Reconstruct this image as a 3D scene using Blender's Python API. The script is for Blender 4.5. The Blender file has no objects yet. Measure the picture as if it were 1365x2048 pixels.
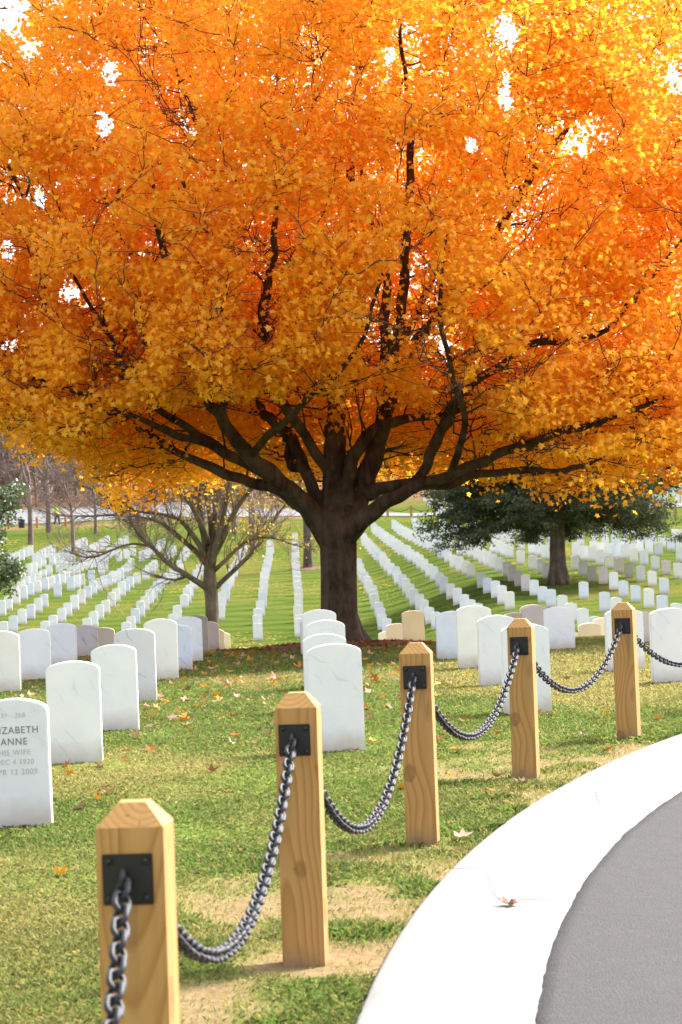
import bpy, bmesh, math, random
import numpy as np
from mathutils import Vector, Matrix

SC = bpy.context.scene
COL = SC.collection
rng = np.random.default_rng(11)
random.seed(5)

# ------------------------------------------------------------------ camera
FPX, CX, CY, EYE = 5050.0, 682.5, 1024.0, 1.25
PITCH, ROLL = math.radians(0.635), math.radians(-2.2)
cam = bpy.data.cameras.new('camera')
cam.sensor_fit = 'VERTICAL'
cam.sensor_height = 22.3
cam.sensor_width = 14.9
cam.lens = FPX / 2048 * 22.3
cam.clip_end = 4000
cam.dof.use_dof = True
cam.dof.focus_distance = 17.0
cam.dof.aperture_fstop = 7.0
camo = bpy.data.objects.new('camera', cam)
COL.objects.link(camo)
RM = Matrix.Rotation(math.pi / 2 + PITCH, 3, 'X') @ Matrix.Rotation(ROLL, 3, 'Z')
camo.matrix_world = Matrix.Translation((0, 0, EYE)) @ RM.to_4x4()
SC.camera = camo
RMN = np.array(RM)

# ------------------------------------------------------------------ world, sun, exposure
SUN_DIR = Vector((0.62, 0.50, 0.78)).normalized()     # towards the sun
w = bpy.data.worlds.new('World')
SC.world = w
w.use_nodes = True
nt = w.node_tree
bg = nt.nodes['Background']
sky = nt.nodes.new('ShaderNodeTexSky')
sky.sky_type = 'NISHITA'
sky.sun_disc = False
sky.sun_elevation = math.asin(SUN_DIR.z)
sky.sun_rotation = math.atan2(SUN_DIR.x, SUN_DIR.y)
sky.dust_density = 4.0
sky.air_density = 1.0
hs = nt.nodes.new('ShaderNodeHueSaturation')           # thin high cloud: a paler, less blue sky
hs.inputs['Saturation'].default_value = 0.35
nt.links.new(sky.outputs['Color'], hs.inputs['Color'])
nt.links.new(hs.outputs['Color'], bg.inputs['Color'])
bg.inputs['Strength'].default_value = 0.15
sl = bpy.data.lights.new('sun', 'SUN')
sl.energy = 2.3
sl.angle = math.radians(6.0)
sl.color = (1.0, 0.93, 0.83)
so = bpy.data.objects.new('sun', sl)
COL.objects.link(so)
so.rotation_euler = (-SUN_DIR).to_track_quat('-Z', 'Y').to_euler()
so.location = (20, 10, 30)
vs = SC.view_settings
vs.view_transform = 'Standard'
vs.look = 'None'
vs.exposure = 1.95
vs.gamma = 1.0
SC.cycles.max_bounces = 14
SC.cycles.diffuse_bounces = 12
SC.cycles.transmission_bounces = 6
SC.cycles.caustics_reflective = False
SC.cycles.caustics_refractive = False


# ------------------------------------------------------------------ pixel helpers (where a thing stands in the place)
def ray(px, py):
    return RMN @ np.array([(px - CX) / FPX, -(py - CY) / FPX, -1.0])


def at(px, py, Y):
    d = ray(px, py)
    return d * (Y / d[1]) + np.array([0, 0, EYE])


# ------------------------------------------------------------------ noise
def vnoise(x, y, seed=0):
    xi = np.floor(x).astype(np.int64); yi = np.floor(y).astype(np.int64)
    fx = x - xi; fy = y - yi
    fx = fx * fx * (3 - 2 * fx); fy = fy * fy * (3 - 2 * fy)

    def h(a, b):
        n = (a * 374761393 + b * 668265263 + seed * 974634777) & 0x7fffffff
        n = ((n ^ (n >> 13)) * 1274126177) & 0x7fffffff
        return ((n ^ (n >> 16)) & 0xffff) / 65535.0
    return (h(xi, yi) * (1 - fx) + h(xi + 1, yi) * fx) * (1 - fy) + (h(xi, yi + 1) * (1 - fx) + h(xi + 1, yi + 1) * fx) * fy


def fbm(x, y, seed=0, oct=4):
    s = 0; a = .5; t = 0
    for i in range(oct):
        s = s + a * vnoise(x * 2 ** i, y * 2 ** i, seed + i); t += a; a *= .5
    return s / t


def ss(a, b, x):
    t = np.clip((x - a) / (b - a), 0, 1)
    return t * t * (3 - 2 * t)


# ------------------------------------------------------------------ terrain
PY = np.array([-50, 29, 33, 37, 43, 50, 62, 72, 80, 86, 93, 101, 110, 117, 125, 135, 145, 165, 172, 185, 196, 206, 216, 260, 400, 900, 2500], float)
PZ = np.array([0, 0, -.12, -.36, -.74, -1.2, -1.95, -2.4, -2.48, -2.3, -1.9, -1.36, -.78, -.38, .0, .58, 1.1, 2.2, 2.6, 2.95, 3.35, 4.1, 4.7, 7.5, 15, 26, 30], float)
KC = np.array([29.5, 4.23]); KR = 29.6             # the kerb's circle


def terrain(X, Y):
    X = np.asarray(X, float); Y = np.asarray(Y, float)
    z = 0
    for o, wgt in ((-3, .15), (-1.5, .2), (0, .3), (1.5, .2), (3, .15)):
        z = z + wgt * np.interp(Y + o, PY, PZ)
    z = np.where(Y < 25.9, 0.0, z)
    z = z + 1.1 * ss(.5, 6, X) * ss(62, 78, Y) * (1 - ss(112, 162, Y))
    z = z - .35 * ss(3, 12, -X) * ss(105, 135, Y) * (1 - ss(150, 185, Y))
    z = z - .25 * ss(1.5, 4.5, X) * ss(30, 40, Y) * (1 - ss(45, 62, Y))
    z = z + .05 * (fbm(X * .25, Y * .25, 3) - .5) * ss(6, 14, Y)
    return z


def hit(px, py, lift=0.0, y0=40.0, y1=260.0):
    """where the sight line through a pixel meets the terrain raised by lift"""
    d = ray(px, py)
    Y = np.linspace(y0, y1, 2201)
    P = d[None, :] * (Y / d[1])[:, None] + np.array([0, 0, EYE])
    below = P[:, 2] < terrain(P[:, 0], P[:, 1]) + lift
    i = np.argmax(below)
    return P[i] if below.any() else None


def dirt_mask(X, Y):
    r = np.hypot(X - KC[0], Y - KC[1]) - KR
    n = fbm(X * 2.2, Y * 1.6, 21, 4)
    n2 = fbm(X * .7, Y * .5, 31, 3)
    edge = np.exp(-np.clip(r, 0, 9) / .55)
    m = ss(.54, .80, n * .80 + n2 * .2 + .24 * edge)
    return m * ss(3.0, .6, r) if False else m * (1 - ss(.5, 2.2, r))


# ------------------------------------------------------------------ mesh helpers
def new_obj(name, me, mat=None, parent=None):
    o = bpy.data.objects.new(name, me)
    COL.objects.link(o)
    if mat is not None:
        for m in (mat if isinstance(mat, (list, tuple)) else [mat]):
            me.materials.append(m)
    if parent is not None:
        o.parent = parent
    return o


def mesh_np(name, V, groups, mat=None, parent=None, smooth=True, attrs=None):
    """groups: list of (n,k) index arrays"""
    me = bpy.data.meshes.new(name)
    V = np.asarray(V, np.float32)
    me.vertices.add(len(V)); me.vertices.foreach_set('co', V.ravel())
    tot = np.concatenate([np.full(len(g), g.shape[1], np.int32) for g in groups])
    loops = np.concatenate([np.asarray(g, np.int32).ravel() for g in groups])
    me.loops.add(len(loops)); me.loops.foreach_set('vertex_index', loops)
    me.polygons.add(len(tot))
    st = np.zeros(len(tot), np.int32); st[1:] = np.cumsum(tot)[:-1]
    me.polygons.foreach_set('loop_start', st)
    try:
        me.polygons.foreach_set('loop_total', tot)
    except Exception:
        pass
    me.polygons.foreach_set('use_smooth', np.full(len(tot), smooth))
    for an, arr in (attrs or {}).items():
        arr = np.asarray(arr, np.float32)
        if arr.ndim == 1:
            a = me.attributes.new(an, 'FLOAT', 'POINT'); a.data.foreach_set('value', arr)
        else:
            a = me.attributes.new(an, 'FLOAT_COLOR', 'POINT'); a.data.foreach_set('color', arr.ravel())
    me.update(calc_edges=True)
    me.validate()
    return new_obj(name, me, mat, parent)


class Tubes:
    def __init__(self):
        self.V = []; self.F = []; self.n = 0; self.T = []

    def add(self, P, R, k=6, cap=True):
        P = np.asarray(P, float); R = np.asarray(R, float) * np.ones(len(P))
        T = np.gradient(P, axis=0); T /= np.linalg.norm(T, axis=1)[:, None] + 1e-9
        up = np.array([0, 0, 1.0]) if abs(T[0][2]) < .9 else np.array([1.0, 0, 0])
        A = []
        a = np.cross(T[0], up); a /= np.linalg.norm(a) + 1e-9
        for t in T:
            a = a - t * np.dot(a, t); a /= np.linalg.norm(a) + 1e-9
            A.append(a)
        A = np.array(A); B = np.cross(T, A)
        th = np.arange(k) * 2 * np.pi / k
        V = P[:, None, :] + R[:, None, None] * (np.cos(th)[None, :, None] * A[:, None, :] + np.sin(th)[None, :, None] * B[:, None, :])
        m = len(P)
        idx = np.arange(m * k).reshape(m, k) + self.n
        q = np.stack([idx[:-1], np.roll(idx[:-1], -1, 1), np.roll(idx[1:], -1, 1), idx[1:]], -1).reshape(-1, 4)
        self.V.append(V.reshape(-1, 3)); self.F.append(q); self.n += m * k
        if cap:
            for ring, c, fl in ((idx[0], P[0], True), (idx[-1], P[-1], False)):
                self.V.append(c[None, :])
                nx = np.roll(ring, -1)
                ci = np.full(k, self.n)
                self.T.append(np.stack([ci, nx, ring] if fl else [ci, ring, nx], -1)); self.n += 1

    def build(self, name, mat, parent=None, smooth=True):
        g = [np.concatenate(self.F)]
        if self.T:
            g.append(np.concatenate(self.T))
        return mesh_np(name, np.concatenate(self.V), g, mat, parent, smooth)


def smooth_path(P, R, n=4):
    """Catmull-Rom through the points"""
    P = np.asarray(P, float); R = np.asarray(R, float)
    Q = np.vstack([2 * P[0] - P[1], P, 2 * P[-1] - P[-2]])
    out = []; ro = []
    for i in range(1, len(Q) - 2):
        for t in np.arange(n) / n:
            p0, p1, p2, p3 = Q[i - 1], Q[i], Q[i + 1], Q[i + 2]
            out.append(.5 * (2 * p1 + (p2 - p0) * t + (2 * p0 - 5 * p1 + 4 * p2 - p3) * t * t + (3 * p1 - p0 - 3 * p2 + p3) * t ** 3))
            ro.append(R[i - 1] * (1 - t) + R[i] * t)
    out.append(P[-1]); ro.append(R[-1])
    return np.array(out), np.array(ro)


def thing(name, label, cat, loc=(0, 0, 0), rz=0.0, group=None):
    o = bpy.data.objects.new(name, None)
    COL.objects.link(o)
    o.empty_display_size = .1
    o.location = loc; o.rotation_euler = (0, 0, rz)
    return tag(o, label, cat, group)


def tag(o, label, cat, group=None, kind=None):
    if label: o['label'] = label
    if cat: o['category'] = cat
    if group: o['group'] = group
    if kind: o['kind'] = kind
    return o


def bm_obj(name, bm, mat, parent=None, smooth=False):
    me = bpy.data.meshes.new(name)
    bmesh.ops.recalc_face_normals(bm, faces=bm.faces)
    bm.to_mesh(me); bm.free()
    if smooth:
        for p in me.polygons: p.use_smooth = True
    return new_obj(name, me, mat, parent)


# ------------------------------------------------------------------ materials
def mat_new(name):
    m = bpy.data.materials.new(name)
    m.use_nodes = True
    n = m.node_tree
    return m, n, n.nodes['Principled BSDF'], n.nodes['Material Output']


def N(n, t, **kw):
    x = n.nodes.new(t)
    for k, v in kw.items():
        if k in x.inputs.keys():
            x.inputs[k].default_value = v
        else:
            setattr(x, k, v)
    return x


def ramp(n, fac, stops):
    r = n.nodes.new('ShaderNodeValToRGB')
    e = r.color_ramp.elements
    while len(e) < len(stops): e.new(.5)
    for i, (p, c) in enumerate(stops):
        e[i].position = p
        e[i].color = (*c, 1) if len(c) == 3 else c
    n.links.new(fac, r.inputs['Fac'])
    return r.outputs['Color']


def mixc(n, fac, a, b, mode='MIX'):
    x = n.nodes.new('ShaderNodeMix'); x.data_type = 'RGBA'; x.blend_type = mode
    for sock, v in ((x.inputs[0], fac), (x.inputs[6], a), (x.inputs[7], b)):
        if hasattr(v, 'node'): n.links.new(v, sock)
        elif isinstance(v, (int, float)): sock.default_value = v
        else: sock.default_value = (*v, 1)
    return x.outputs[2]


def noise(n, vec, scale, detail=4, rough=.6, dist=0.0):
    x = N(n, 'ShaderNodeTexNoise', Scale=scale, Detail=detail, Roughness=rough, Distortion=dist)
    if vec is not None: n.links.new(vec, x.inputs['Vector'])
    return x.outputs['Fac']


def mapping(n, vec, scale=(1, 1, 1), rot=(0, 0, 0), loc=(0, 0, 0)):
    x = n.nodes.new('ShaderNodeMapping')
    x.inputs['Scale'].default_value = scale; x.inputs['Rotation'].default_value = rot; x.inputs['Location'].default_value = loc
    n.links.new(vec, x.inputs['Vector'])
    return x.outputs['Vector']


def bump(n, h, strength, dist, bsdf):
    b = N(n, 'ShaderNodeBump', Strength=strength, Distance=dist)
    n.links.new(h, b.inputs['Height']); n.links.new(b.outputs['Normal'], bsdf.inputs['Normal'])


def mathn(n, op, a, b=0.0, clamp=False):
    x = n.nodes.new('ShaderNodeMath'); x.operation = op; x.use_clamp = clamp
    for i, v in enumerate((a, b)):
        if hasattr(v, 'node'): n.links.new(v, x.inputs[i])
        else: x.inputs[i].default_value = v
    return x.outputs[0]


def coords(n, which='Object'):
    return n.nodes.new('ShaderNodeTexCoord').outputs[which]


def mat_lawn():
    m, n, b, o = mat_new('lawn ground')
    geo = n.nodes.new('ShaderNodeNewGeometry')
    pos = geo.outputs['Position']
    sx = n.nodes.new('ShaderNodeSeparateXYZ'); n.links.new(pos, sx.inputs[0])
    fine = noise(n, mapping(n, pos, (6, 2.2, 1)), 3.0, 6, .7)
    mid = noise(n, mapping(n, pos, (.5, .16, 1)), 1.0, 4, .6)
    green = ramp(n, fine, [(.25, (.065, .105, .016)), (.5, (.13, .175, .034)), (.75, (.23, .26, .07))])
    straw = ramp(n, fine, [(.25, (.15, .135, .035)), (.5, (.25, .225, .065)), (.8, (.34, .29, .11))])
    col = mixc(n, ramp(n, mid, [(.45, (0, 0, 0)), (.66, (.85, .85, .85))]), green, straw)
    # mown bands across the far hillside
    wv = N(n, 'ShaderNodeTexWave', Scale=.16, Distortion=1.4, Detail=2.0)
    wv.bands_direction = 'Y'
    n.links.new(mapping(n, pos, (.15, 1, 0)), wv.inputs['Vector'])
    far = n.nodes.new('ShaderNodeMapRange'); far.inputs['From Min'].default_value = 40; far.inputs['From Max'].default_value = 75
    n.links.new(sx.outputs['Y'], far.inputs['Value'])
    fgreen = mixc(n, wv.outputs['Fac'], mixc(n, fine, (.038, .068, .010), (.064, .098, .018)), mixc(n, fine, (.060, .088, .016), (.098, .120, .030)))
    dry = noise(n, mapping(n, pos, (.12, .06, 1), loc=(3, 7, 0)), 1.0, 5, .65)
    fgreen = mixc(n, ramp(n, dry, [(.5, (0, 0, 0)), (.68, (.75, .75, .75))]), fgreen, (.145, .122, .035))
    # yellow leaves lying in drifts on the hillside
    lf = N(n, 'ShaderNodeTexVoronoi', Scale=5.5); n.links.new(mapping(n, pos, (1, .55, 0)), lf.inputs['Vector'])
    drift = noise(n, mapping(n, pos, (.11, .05, 1), loc=(1.3, .4, 0)), 1.0, 3, .6)
    lfm = mathn(n, 'MULTIPLY', ramp(n, lf.outputs['Distance'], [(.22, (1, 1, 1)), (.32, (0, 0, 0))]), ramp(n, drift, [(.46, (.04, .04, .04)), (.62, (1, 1, 1))]))
    fgreen = mixc(n, lfm, fgreen, (.36, .22, .05))
    col = mixc(n, far.outputs[0], col, fgreen)
    # bare sandy soil near the kerb
    at_ = n.nodes.new('ShaderNodeAttribute'); at_.attribute_name = 'soil'
    soil = ramp(n, noise(n, pos, 40, 6, .75), [(.3, (.13, .085, .042)), (.5, (.235, .165, .088)), (.75, (.34, .255, .155))])
    col = mixc(n, at_.outputs['Fac'], col, soil)
    # leaf litter under the woods
    at2 = n.nodes.new('ShaderNodeAttribute'); at2.attribute_name = 'litter'
    lit = ramp(n, noise(n, pos, 1.3, 6, .7), [(.3, (.09, .054, .036)), (.5, (.18, .105, .063)), (.7, (.27, .175, .11))])
    col = mixc(n, at2.outputs['Fac'], col, lit)
    n.links.new(col, b.inputs['Base Color'])
    b.inputs['Roughness'].default_value = .95
    b.inputs['Specular IOR Level'].default_value = 0.0
    bump(n, noise(n, pos, 45, 5, .8), .6, .02, b)
    return m


def mat_attr_leaf(name, trans=.5, gloss=.06, satboost=None):
    m, n, b, o = mat_new(name)
    a = n.nodes.new('ShaderNodeAttribute'); a.attribute_name = 'Col'
    d = n.nodes.new('ShaderNodeBsdfDiffuse'); t = n.nodes.new('ShaderNodeBsdfTranslucent')
    n.links.new(a.outputs['Color'], d.inputs['Color'])
    if satboost:
        g = N(n, 'ShaderNodeHueSaturation', Saturation=satboost, Value=1.15); n.links.new(a.outputs['Color'], g.inputs['Color'])
        n.links.new(g.outputs['Color'], t.inputs['Color'])
    else:
        n.links.new(a.outputs['Color'], t.inputs['Color'])
    mx = n.nodes.new('ShaderNodeMixShader'); mx.inputs[0].default_value = trans
    n.links.new(d.outputs[0], mx.inputs[1]); n.links.new(t.outputs[0], mx.inputs[2])
    gl = N(n, 'ShaderNodeBsdfGlossy', Roughness=.45)
    m2 = n.nodes.new('ShaderNodeMixShader'); m2.inputs[0].default_value = gloss
    n.links.new(mx.outputs[0], m2.inputs[1]); n.links.new(gl.outputs[0], m2.inputs[2])
    n.links.new(m2.outputs[0], o.inputs['Surface'])
    return m


def mat_bark(name, c0, c1, c2, scale=8.0, stretch=.18, strength=.7):
    m, n, b, o = mat_new(name)
    v = mapping(n, coords(n), (1, 1, stretch))
    f = noise(n, v, scale, 8, .7, .4)
    g = noise(n, coords(n), scale * .3, 4, .6)
    c = ramp(n, f, [(.3, c0), (.5, c1), (.7, c2)])
    c = mixc(n, ramp(n, g, [(.4, (0, 0, 0)), (.7, (.55, .55, .55))]), c, tuple(x * 1.5 for x in c2))
    n.links.new(c, b.inputs['Base Color'])
    b.inputs['Roughness'].default_value = .95
    b.inputs['Specular IOR Level'].default_value = .1
    bump(n, f, strength, .03, b)
    return m


def mat_marble(name, base, vein, amt, stain=(.36, .275, .18)):
    m, n, b, o = mat_new(name)
    oc = coords(n)
    inf = n.nodes.new('ShaderNodeObjectInfo')
    mv = n.nodes.new('ShaderNodeVectorMath'); mv.operation = 'MULTIPLY_ADD'
    cv = n.nodes.new('ShaderNodeCombineXYZ')
    for i in range(3): n.links.new(inf.outputs['Random'], cv.inputs[i])
    n.links.new(cv.outputs[0], mv.inputs[0]); mv.inputs[1].default_value = (37, 53, 71); n.links.new(oc, mv.inputs[2])
    v = mv.outputs[0]
    w_ = N(n, 'ShaderNodeTexWave', Scale=2.6, Distortion=7.0, Detail=6.0)
    w_.inputs['Detail Scale'].default_value = 1.4
    n.links.new(mapping(n, v, (1, 1, 1.3), (0, .6, 0)), w_.inputs['Vector'])
    vm = mathn(n, 'MULTIPLY', ramp(n, w_.outputs['Fac'], [(.0, (1, 1, 1)), (.055, (0, 0, 0))]), ramp(n, noise(n, v, 4.5, 4), [(.5, (0, 0, 0)), (.62, (1, 1, 1))]))
    vm = mathn(n, 'MULTIPLY', vm, amt)
    cloud = noise(n, v, 4.5, 5, .6)
    col = mixc(n, ramp(n, cloud, [(.35, (0, 0, 0)), (.75, (.8, .8, .8))]), base, tuple(x * y for x, y in zip(base, (.87, .885, .92))))
    col = mixc(n, vm, col, vein)
    # splash stain just above the soil, speckled lichen
    sz = n.nodes.new('ShaderNodeSeparateXYZ'); n.links.new(oc, sz.inputs[0])
    h = mathn(n, 'ADD', sz.outputs['Z'], mathn(n, 'MULTIPLY', mathn(n, 'SUBTRACT', noise(n, v, 9, 4), .5), .16))
    mr = n.nodes.new('ShaderNodeMapRange'); mr.inputs['From Min'].default_value = .02; mr.inputs['From Max'].default_value = .15
    mr.inputs['To Min'].default_value = .6; mr.inputs['To Max'].default_value = 0.0
    n.links.new(h, mr.inputs['Value'])
    col = mixc(n, mr.outputs[0], col, stain)
    n.links.new(col, b.inputs['Base Color'])
    b.inputs['Roughness'].default_value = .55
    b.inputs['Specular IOR Level'].default_value = .3
    bump(n, noise(n, v, 60, 4), .12, .004, b)
    return m


def mat_wood():
    m, n, b, o = mat_new('pressure treated pine')
    oc = coords(n)
    inf = n.nodes.new('ShaderNodeObjectInfo')
    off = n.nodes.new('ShaderNodeCombineXYZ')
    n.links.new(mathn(n, 'MULTIPLY', inf.outputs['Random'], 9.0), off.inputs[2])
    n.links.new(mathn(n, 'SUBTRACT', mathn(n, 'MULTIPLY', inf.outputs['Random'], .10), .05), off.inputs[0])
    ad = n.nodes.new('ShaderNodeVectorMath'); ad.operation = 'ADD'
    n.links.new(oc, ad.inputs[0]); n.links.new(off.outputs[0], ad.inputs[1])
    v = ad.outputs[0]
    # growth rings about a pith that wanders along the post: cathedral grain on the faces
    d1 = noise(n, mapping(n, v, (.8, .8, .42)), 3.0, 2, .5)
    d2 = noise(n, mapping(n, v, (.8, .8, .36), loc=(5, 2, 1)), 2.6, 2, .5)
    sp = n.nodes.new('ShaderNodeSeparateXYZ'); n.links.new(v, sp.inputs[0])
    x = mathn(n, 'ADD', sp.outputs['X'], mathn(n, 'MULTIPLY', mathn(n, 'SUBTRACT', d1, .5), .24))
    y = mathn(n, 'ADD', mathn(n, 'SUBTRACT', sp.outputs['Y'], .035), mathn(n, 'MULTIPLY', mathn(n, 'SUBTRACT', d2, .5), .16))
    r = mathn(n, 'SQRT', mathn(n, 'ADD', mathn(n, 'MULTIPLY', x, x), mathn(n, 'MULTIPLY', y, y)))
    ring = mathn(n, 'FRACT', mathn(n, 'MULTIPLY', r, 78.0))
    col = ramp(n, ring, [(.0, (.44, .25, .086)), (.5, (.415, .227, .072)), (.84, (.325, .160, .042)), (1.0, (.435, .244, .083))])
    streak = noise(n, mapping(n, v, (60, 60, 1.4)), 1.0, 4, .6)
    col = mixc(n, ramp(n, streak, [(.35, (.3, .3, .3)), (.65, (0, 0, 0))]), col, (.30, .165, .058))
    # knots
    kn = N(n, 'ShaderNodeTexVoronoi', Scale=1.0); n.links.new(mapping(n, v, (6, 6, 4.2)), kn.inputs['Vector'])
    kd = mathn(n, 'ADD', kn.outputs['Distance'], mathn(n, 'MULTIPLY', noise(n, v, 30, 2), .08))
    col = mixc(n, ramp(n, kd, [(.05, (1, 1, 1)), (.12, (.35, .35, .35)), (.20, (.5, .5, .5)), (.24, (0, 0, 0))]), col, (.13, .055, .016))
    # rain streaks run down from the iron plate
    sq = n.nodes.new('ShaderNodeSeparateXYZ'); n.links.new(oc, sq.inputs[0])
    sx_ = mathn(n, 'ABSOLUTE', mathn(n, 'ADD', sq.outputs['X'], mathn(n, 'SUBTRACT', mathn(n, 'MULTIPLY', inf.outputs['Random'], .08), .04)))
    sm_ = mathn(n, 'MULTIPLY', ramp(n, sx_, [(.0, (1, 1, 1)), (.022, (0, 0, 0))]), ramp(n, sq.outputs['Z'], [(.34, (0, 0, 0)), (.60, (1, 1, 1)), (.66, (1, 1, 1)), (.70, (0, 0, 0))]))
    sm_ = mathn(n, 'MULTIPLY', mathn(n, 'MULTIPLY', sm_, ramp(n, noise(n, mapping(n, v, (70, 70, 3)), 1.0, 4, .6), [(.35, (.1, .1, .1)), (.6, (1, 1, 1))])), .55)
    col = mixc(n, sm_, col, (.10, .085, .06))
    # drying checks
    ck = ramp(n, noise(n, mapping(n, v, (95, 95, 1.1), loc=(3, 1, 4)), 1.0, 2, .4), [(.70, (0, 0, 0)), (.74, (.7, .7, .7))])
    col = mixc(n, ck, col, (.12, .06, .025))
    # weather and splash soil at the foot
    mr = n.nodes.new('ShaderNodeMapRange'); mr.inputs['From Min'].default_value = .0; mr.inputs['From Max'].default_value = .07
    mr.inputs['To Min'].default_value = .75; mr.inputs['To Max'].default_value = 0
    so_ = n.nodes.new('ShaderNodeSeparateXYZ'); n.links.new(oc, so_.inputs[0])
    n.links.new(mathn(n, 'ADD', so_.outputs['Z'], mathn(n, 'MULTIPLY', mathn(n, 'SUBTRACT', noise(n, oc, 22, 4), .5), .1)), mr.inputs['Value'])
    col = mixc(n, mr.outputs[0], col, (.22, .14, .08))
    n.links.new(col, b.inputs['Base Color'])
    b.inputs['Roughness'].default_value = .7
    b.inputs['Specular IOR Level'].default_value = .25
    bump(n, ring, .12, .002, b)
    return m


def mat_simple(name, col, rough=.6, metal=0.0, var=.15, scale=30, bmp=0.0, bdist=.003, spec=.5):
    m, n, b, o = mat_new(name)
    f = noise(n, coords(n), scale, 5, .65)
    c = mixc(n, f, tuple(x * (1 - var) for x in col), tuple(min(1, x * (1 + var)) for x in col))
    n.links.new(c, b.inputs['Base Color'])
    b.inputs['Roughness'].default_value = rough
    b.inputs['Metallic'].default_value = metal
    b.inputs['Specular IOR Level'].default_value = spec
    if bmp: bump(n, f, bmp, bdist, b)
    return m


def mat_asphalt():
    m, n, b, o = mat_new('asphalt')
    p = coords(n)
    f = noise(n, p, 95, 6, .85)
    g = noise(n, p, 2.4, 6, .7)
    vo = N(n, 'ShaderNodeTexVoronoi', Scale=150.0); n.links.new(p, vo.inputs['Vector'])
    c = ramp(n, f, [(.30, (.013, .013, .0134)), (.5, (.033, .0325, .033)), (.72, (.084, .082, .084))])
    h_ = noise(n, p, 16, 5, .75)
    c = mixc(n, ramp(n, h_, [(.38, (.6, .6, .6)), (.62, (0, 0, 0))]), c, (.022, .0215, .0215))
    c = mixc(n, ramp(n, g, [(.4, (0, 0, 0)), (.75, (.5, .5, .5))]), c, (.028, .027, .027))
    n.links.new(c, b.inputs['Base Color'])
    b.inputs['Roughness'].default_value = .9
    bump(n, vo.outputs['Distance'], .7, .006, b)
    return m


def mat_concrete():
    m, n, b, o = mat_new('pale concrete')
    p = coords(n)
    f = noise(n, p, 2.4, 6, .65); g = noise(n, p, 70, 4, .7)
    c = ramp(n, f, [(.3, (.185, .181, .173)), (.55, (.225, .222, .216)), (.8, (.25, .248, .245))])
    c = mixc(n, ramp(n, g, [(.3, (.35, .35, .35)), (.55, (0, 0, 0))]), c, (.165, .16, .15))
    a_ = n.nodes.new('ShaderNodeAttribute'); a_.attribute_name = 'grime'
    c = mixc(n, mathn(n, 'MULTIPLY', a_.outputs['Fac'], ramp(n, noise(n, p, 5, 5, .6), [(.35, (.25, .25, .25)), (.65, (1, 1, 1))])), c, (.125, .112, .08))
    n.links.new(c, b.inputs['Base Color'])
    b.inputs['Roughness'].default_value = .85
    bump(n, g, .25, .003, b)
    return m


M_LAWN = mat_lawn()
M_GRASS = mat_attr_leaf('grass blades', .45, .02)
M_MAPLE = mat_attr_leaf('maple leaves', .63, .025, .97)
M_LITTER = mat_attr_leaf('fallen leaves', .2, .03)
M_CEDARL = mat_attr_leaf('cedar sprays', .25, .03)
M_HOLLY = mat_attr_leaf('glossy leaves', .2, .12)
M_BARK = mat_bark('maple bark', (.019, .0125, .0088), (.046, .032, .023), (.11, .083, .061), 11, .13, 1.0)
M_BARK2 = mat_bark('grey bark', (.03, .022, .016), (.065, .048, .036), (.115, .092, .072), 9, .3, .6)
M_BARKC = mat_bark('cedar bark', (.03, .02, .016), (.085, .058, .044), (.16, .115, .09), 10, .06, .9)
M_BARK3 = mat_bark('grey brown crab bark', (.033, .024, .019), (.074, .056, .044), (.135, .108, .088), 9, .3, .6)
M_TWIG = mat_bark('winter twigs', (.08, .056, .05), (.14, .10, .09), (.20, .15, .135), 4, .5, .3)
M_WOOD = mat_wood()
M_IRON = mat_simple('black iron plate', (.006, .006, .0065), .5, .2, .3, 60, .3, .001)
M_CHAIN = mat_simple('galvanised chain dark', (.032, .032, .039), .58, .4, .35, 50, .15, .001)
M_ASPH = mat_asphalt()
M_CONC = mat_concrete()
M_MULCH = mat_simple('shredded mulch', (.165, .092, .066), .95, 0, .75, 38, 1.0, .03, .1)
STONES = {
    'pearl': mat_marble('pearl grey marble', (.72, .705, .735), (.50, .49, .52), .3),
    'white': mat_marble('white marble', (.77, .762, .775), (.48, .49, .53), .38),
    'warm': mat_marble('cream marble', (.78, .75, .71), (.53, .49, .46), .35),
    'blue': mat_marble('blue grey marble', (.66, .69, .765), (.36, .40, .47), .6),
    'grey': mat_marble('grey streaked marble', (.64, .62, .645), (.33, .32, .36), .8),
    'beige': mat_marble('pinkish beige marble', (.67, .59, .555), (.52, .44, .41), .4),
    'dull': mat_marble('dull brown grey marble', (.46, .42, .36), (.33, .28, .24), .5, (.33, .27, .2)),
}

# ------------------------------------------------------------------ ground sheet
def axis(parts):
    out = []
    for a, b, s in parts:
        out += list(np.arange(a, b - 1e-6, s))
    return np.array(out + [parts[-1][1]])


gx = axis([(-1500, -200, 130), (-200, -40, 8), (-40, -6, 1.0), (-6, 9, .075), (9, 40, 1.0), (40, 200, 8), (200, 1500, 130)])
gy = axis([(-40, 0, 2.0), (0, 4, .25), (4, 20, .075), (20, 38, .15), (38, 120, 1.0), (120, 270, 2.5), (270, 1000, 40), (1000, 2400, 200)])
GX, GY = np.meshgrid(gx, gy)
GZ = terrain(GX, GY)
rr = np.hypot(GX - KC[0], GY - KC[1])
inside = (rr < KR - .05) & (rr > KR - 7.4)
soil = dirt_mask(GX, GY)
GZ = GZ + .022 * (fbm(GX * 1.1, GY * 1.1, 8) - .5) * (np.abs(GX) < 9) * (GY < 40) * (rr > KR + .02) - .012 * soil * (rr > KR + .02)
near_k = (rr <= KR + .12) & (rr >= KR - .05)
GZ = np.where(near_k, np.minimum(GZ, 0.0) - .004, GZ)
GZ = np.where(inside, -.35, GZ)
soil = np.where(rr < KR + .03, 1.0, soil)
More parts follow.
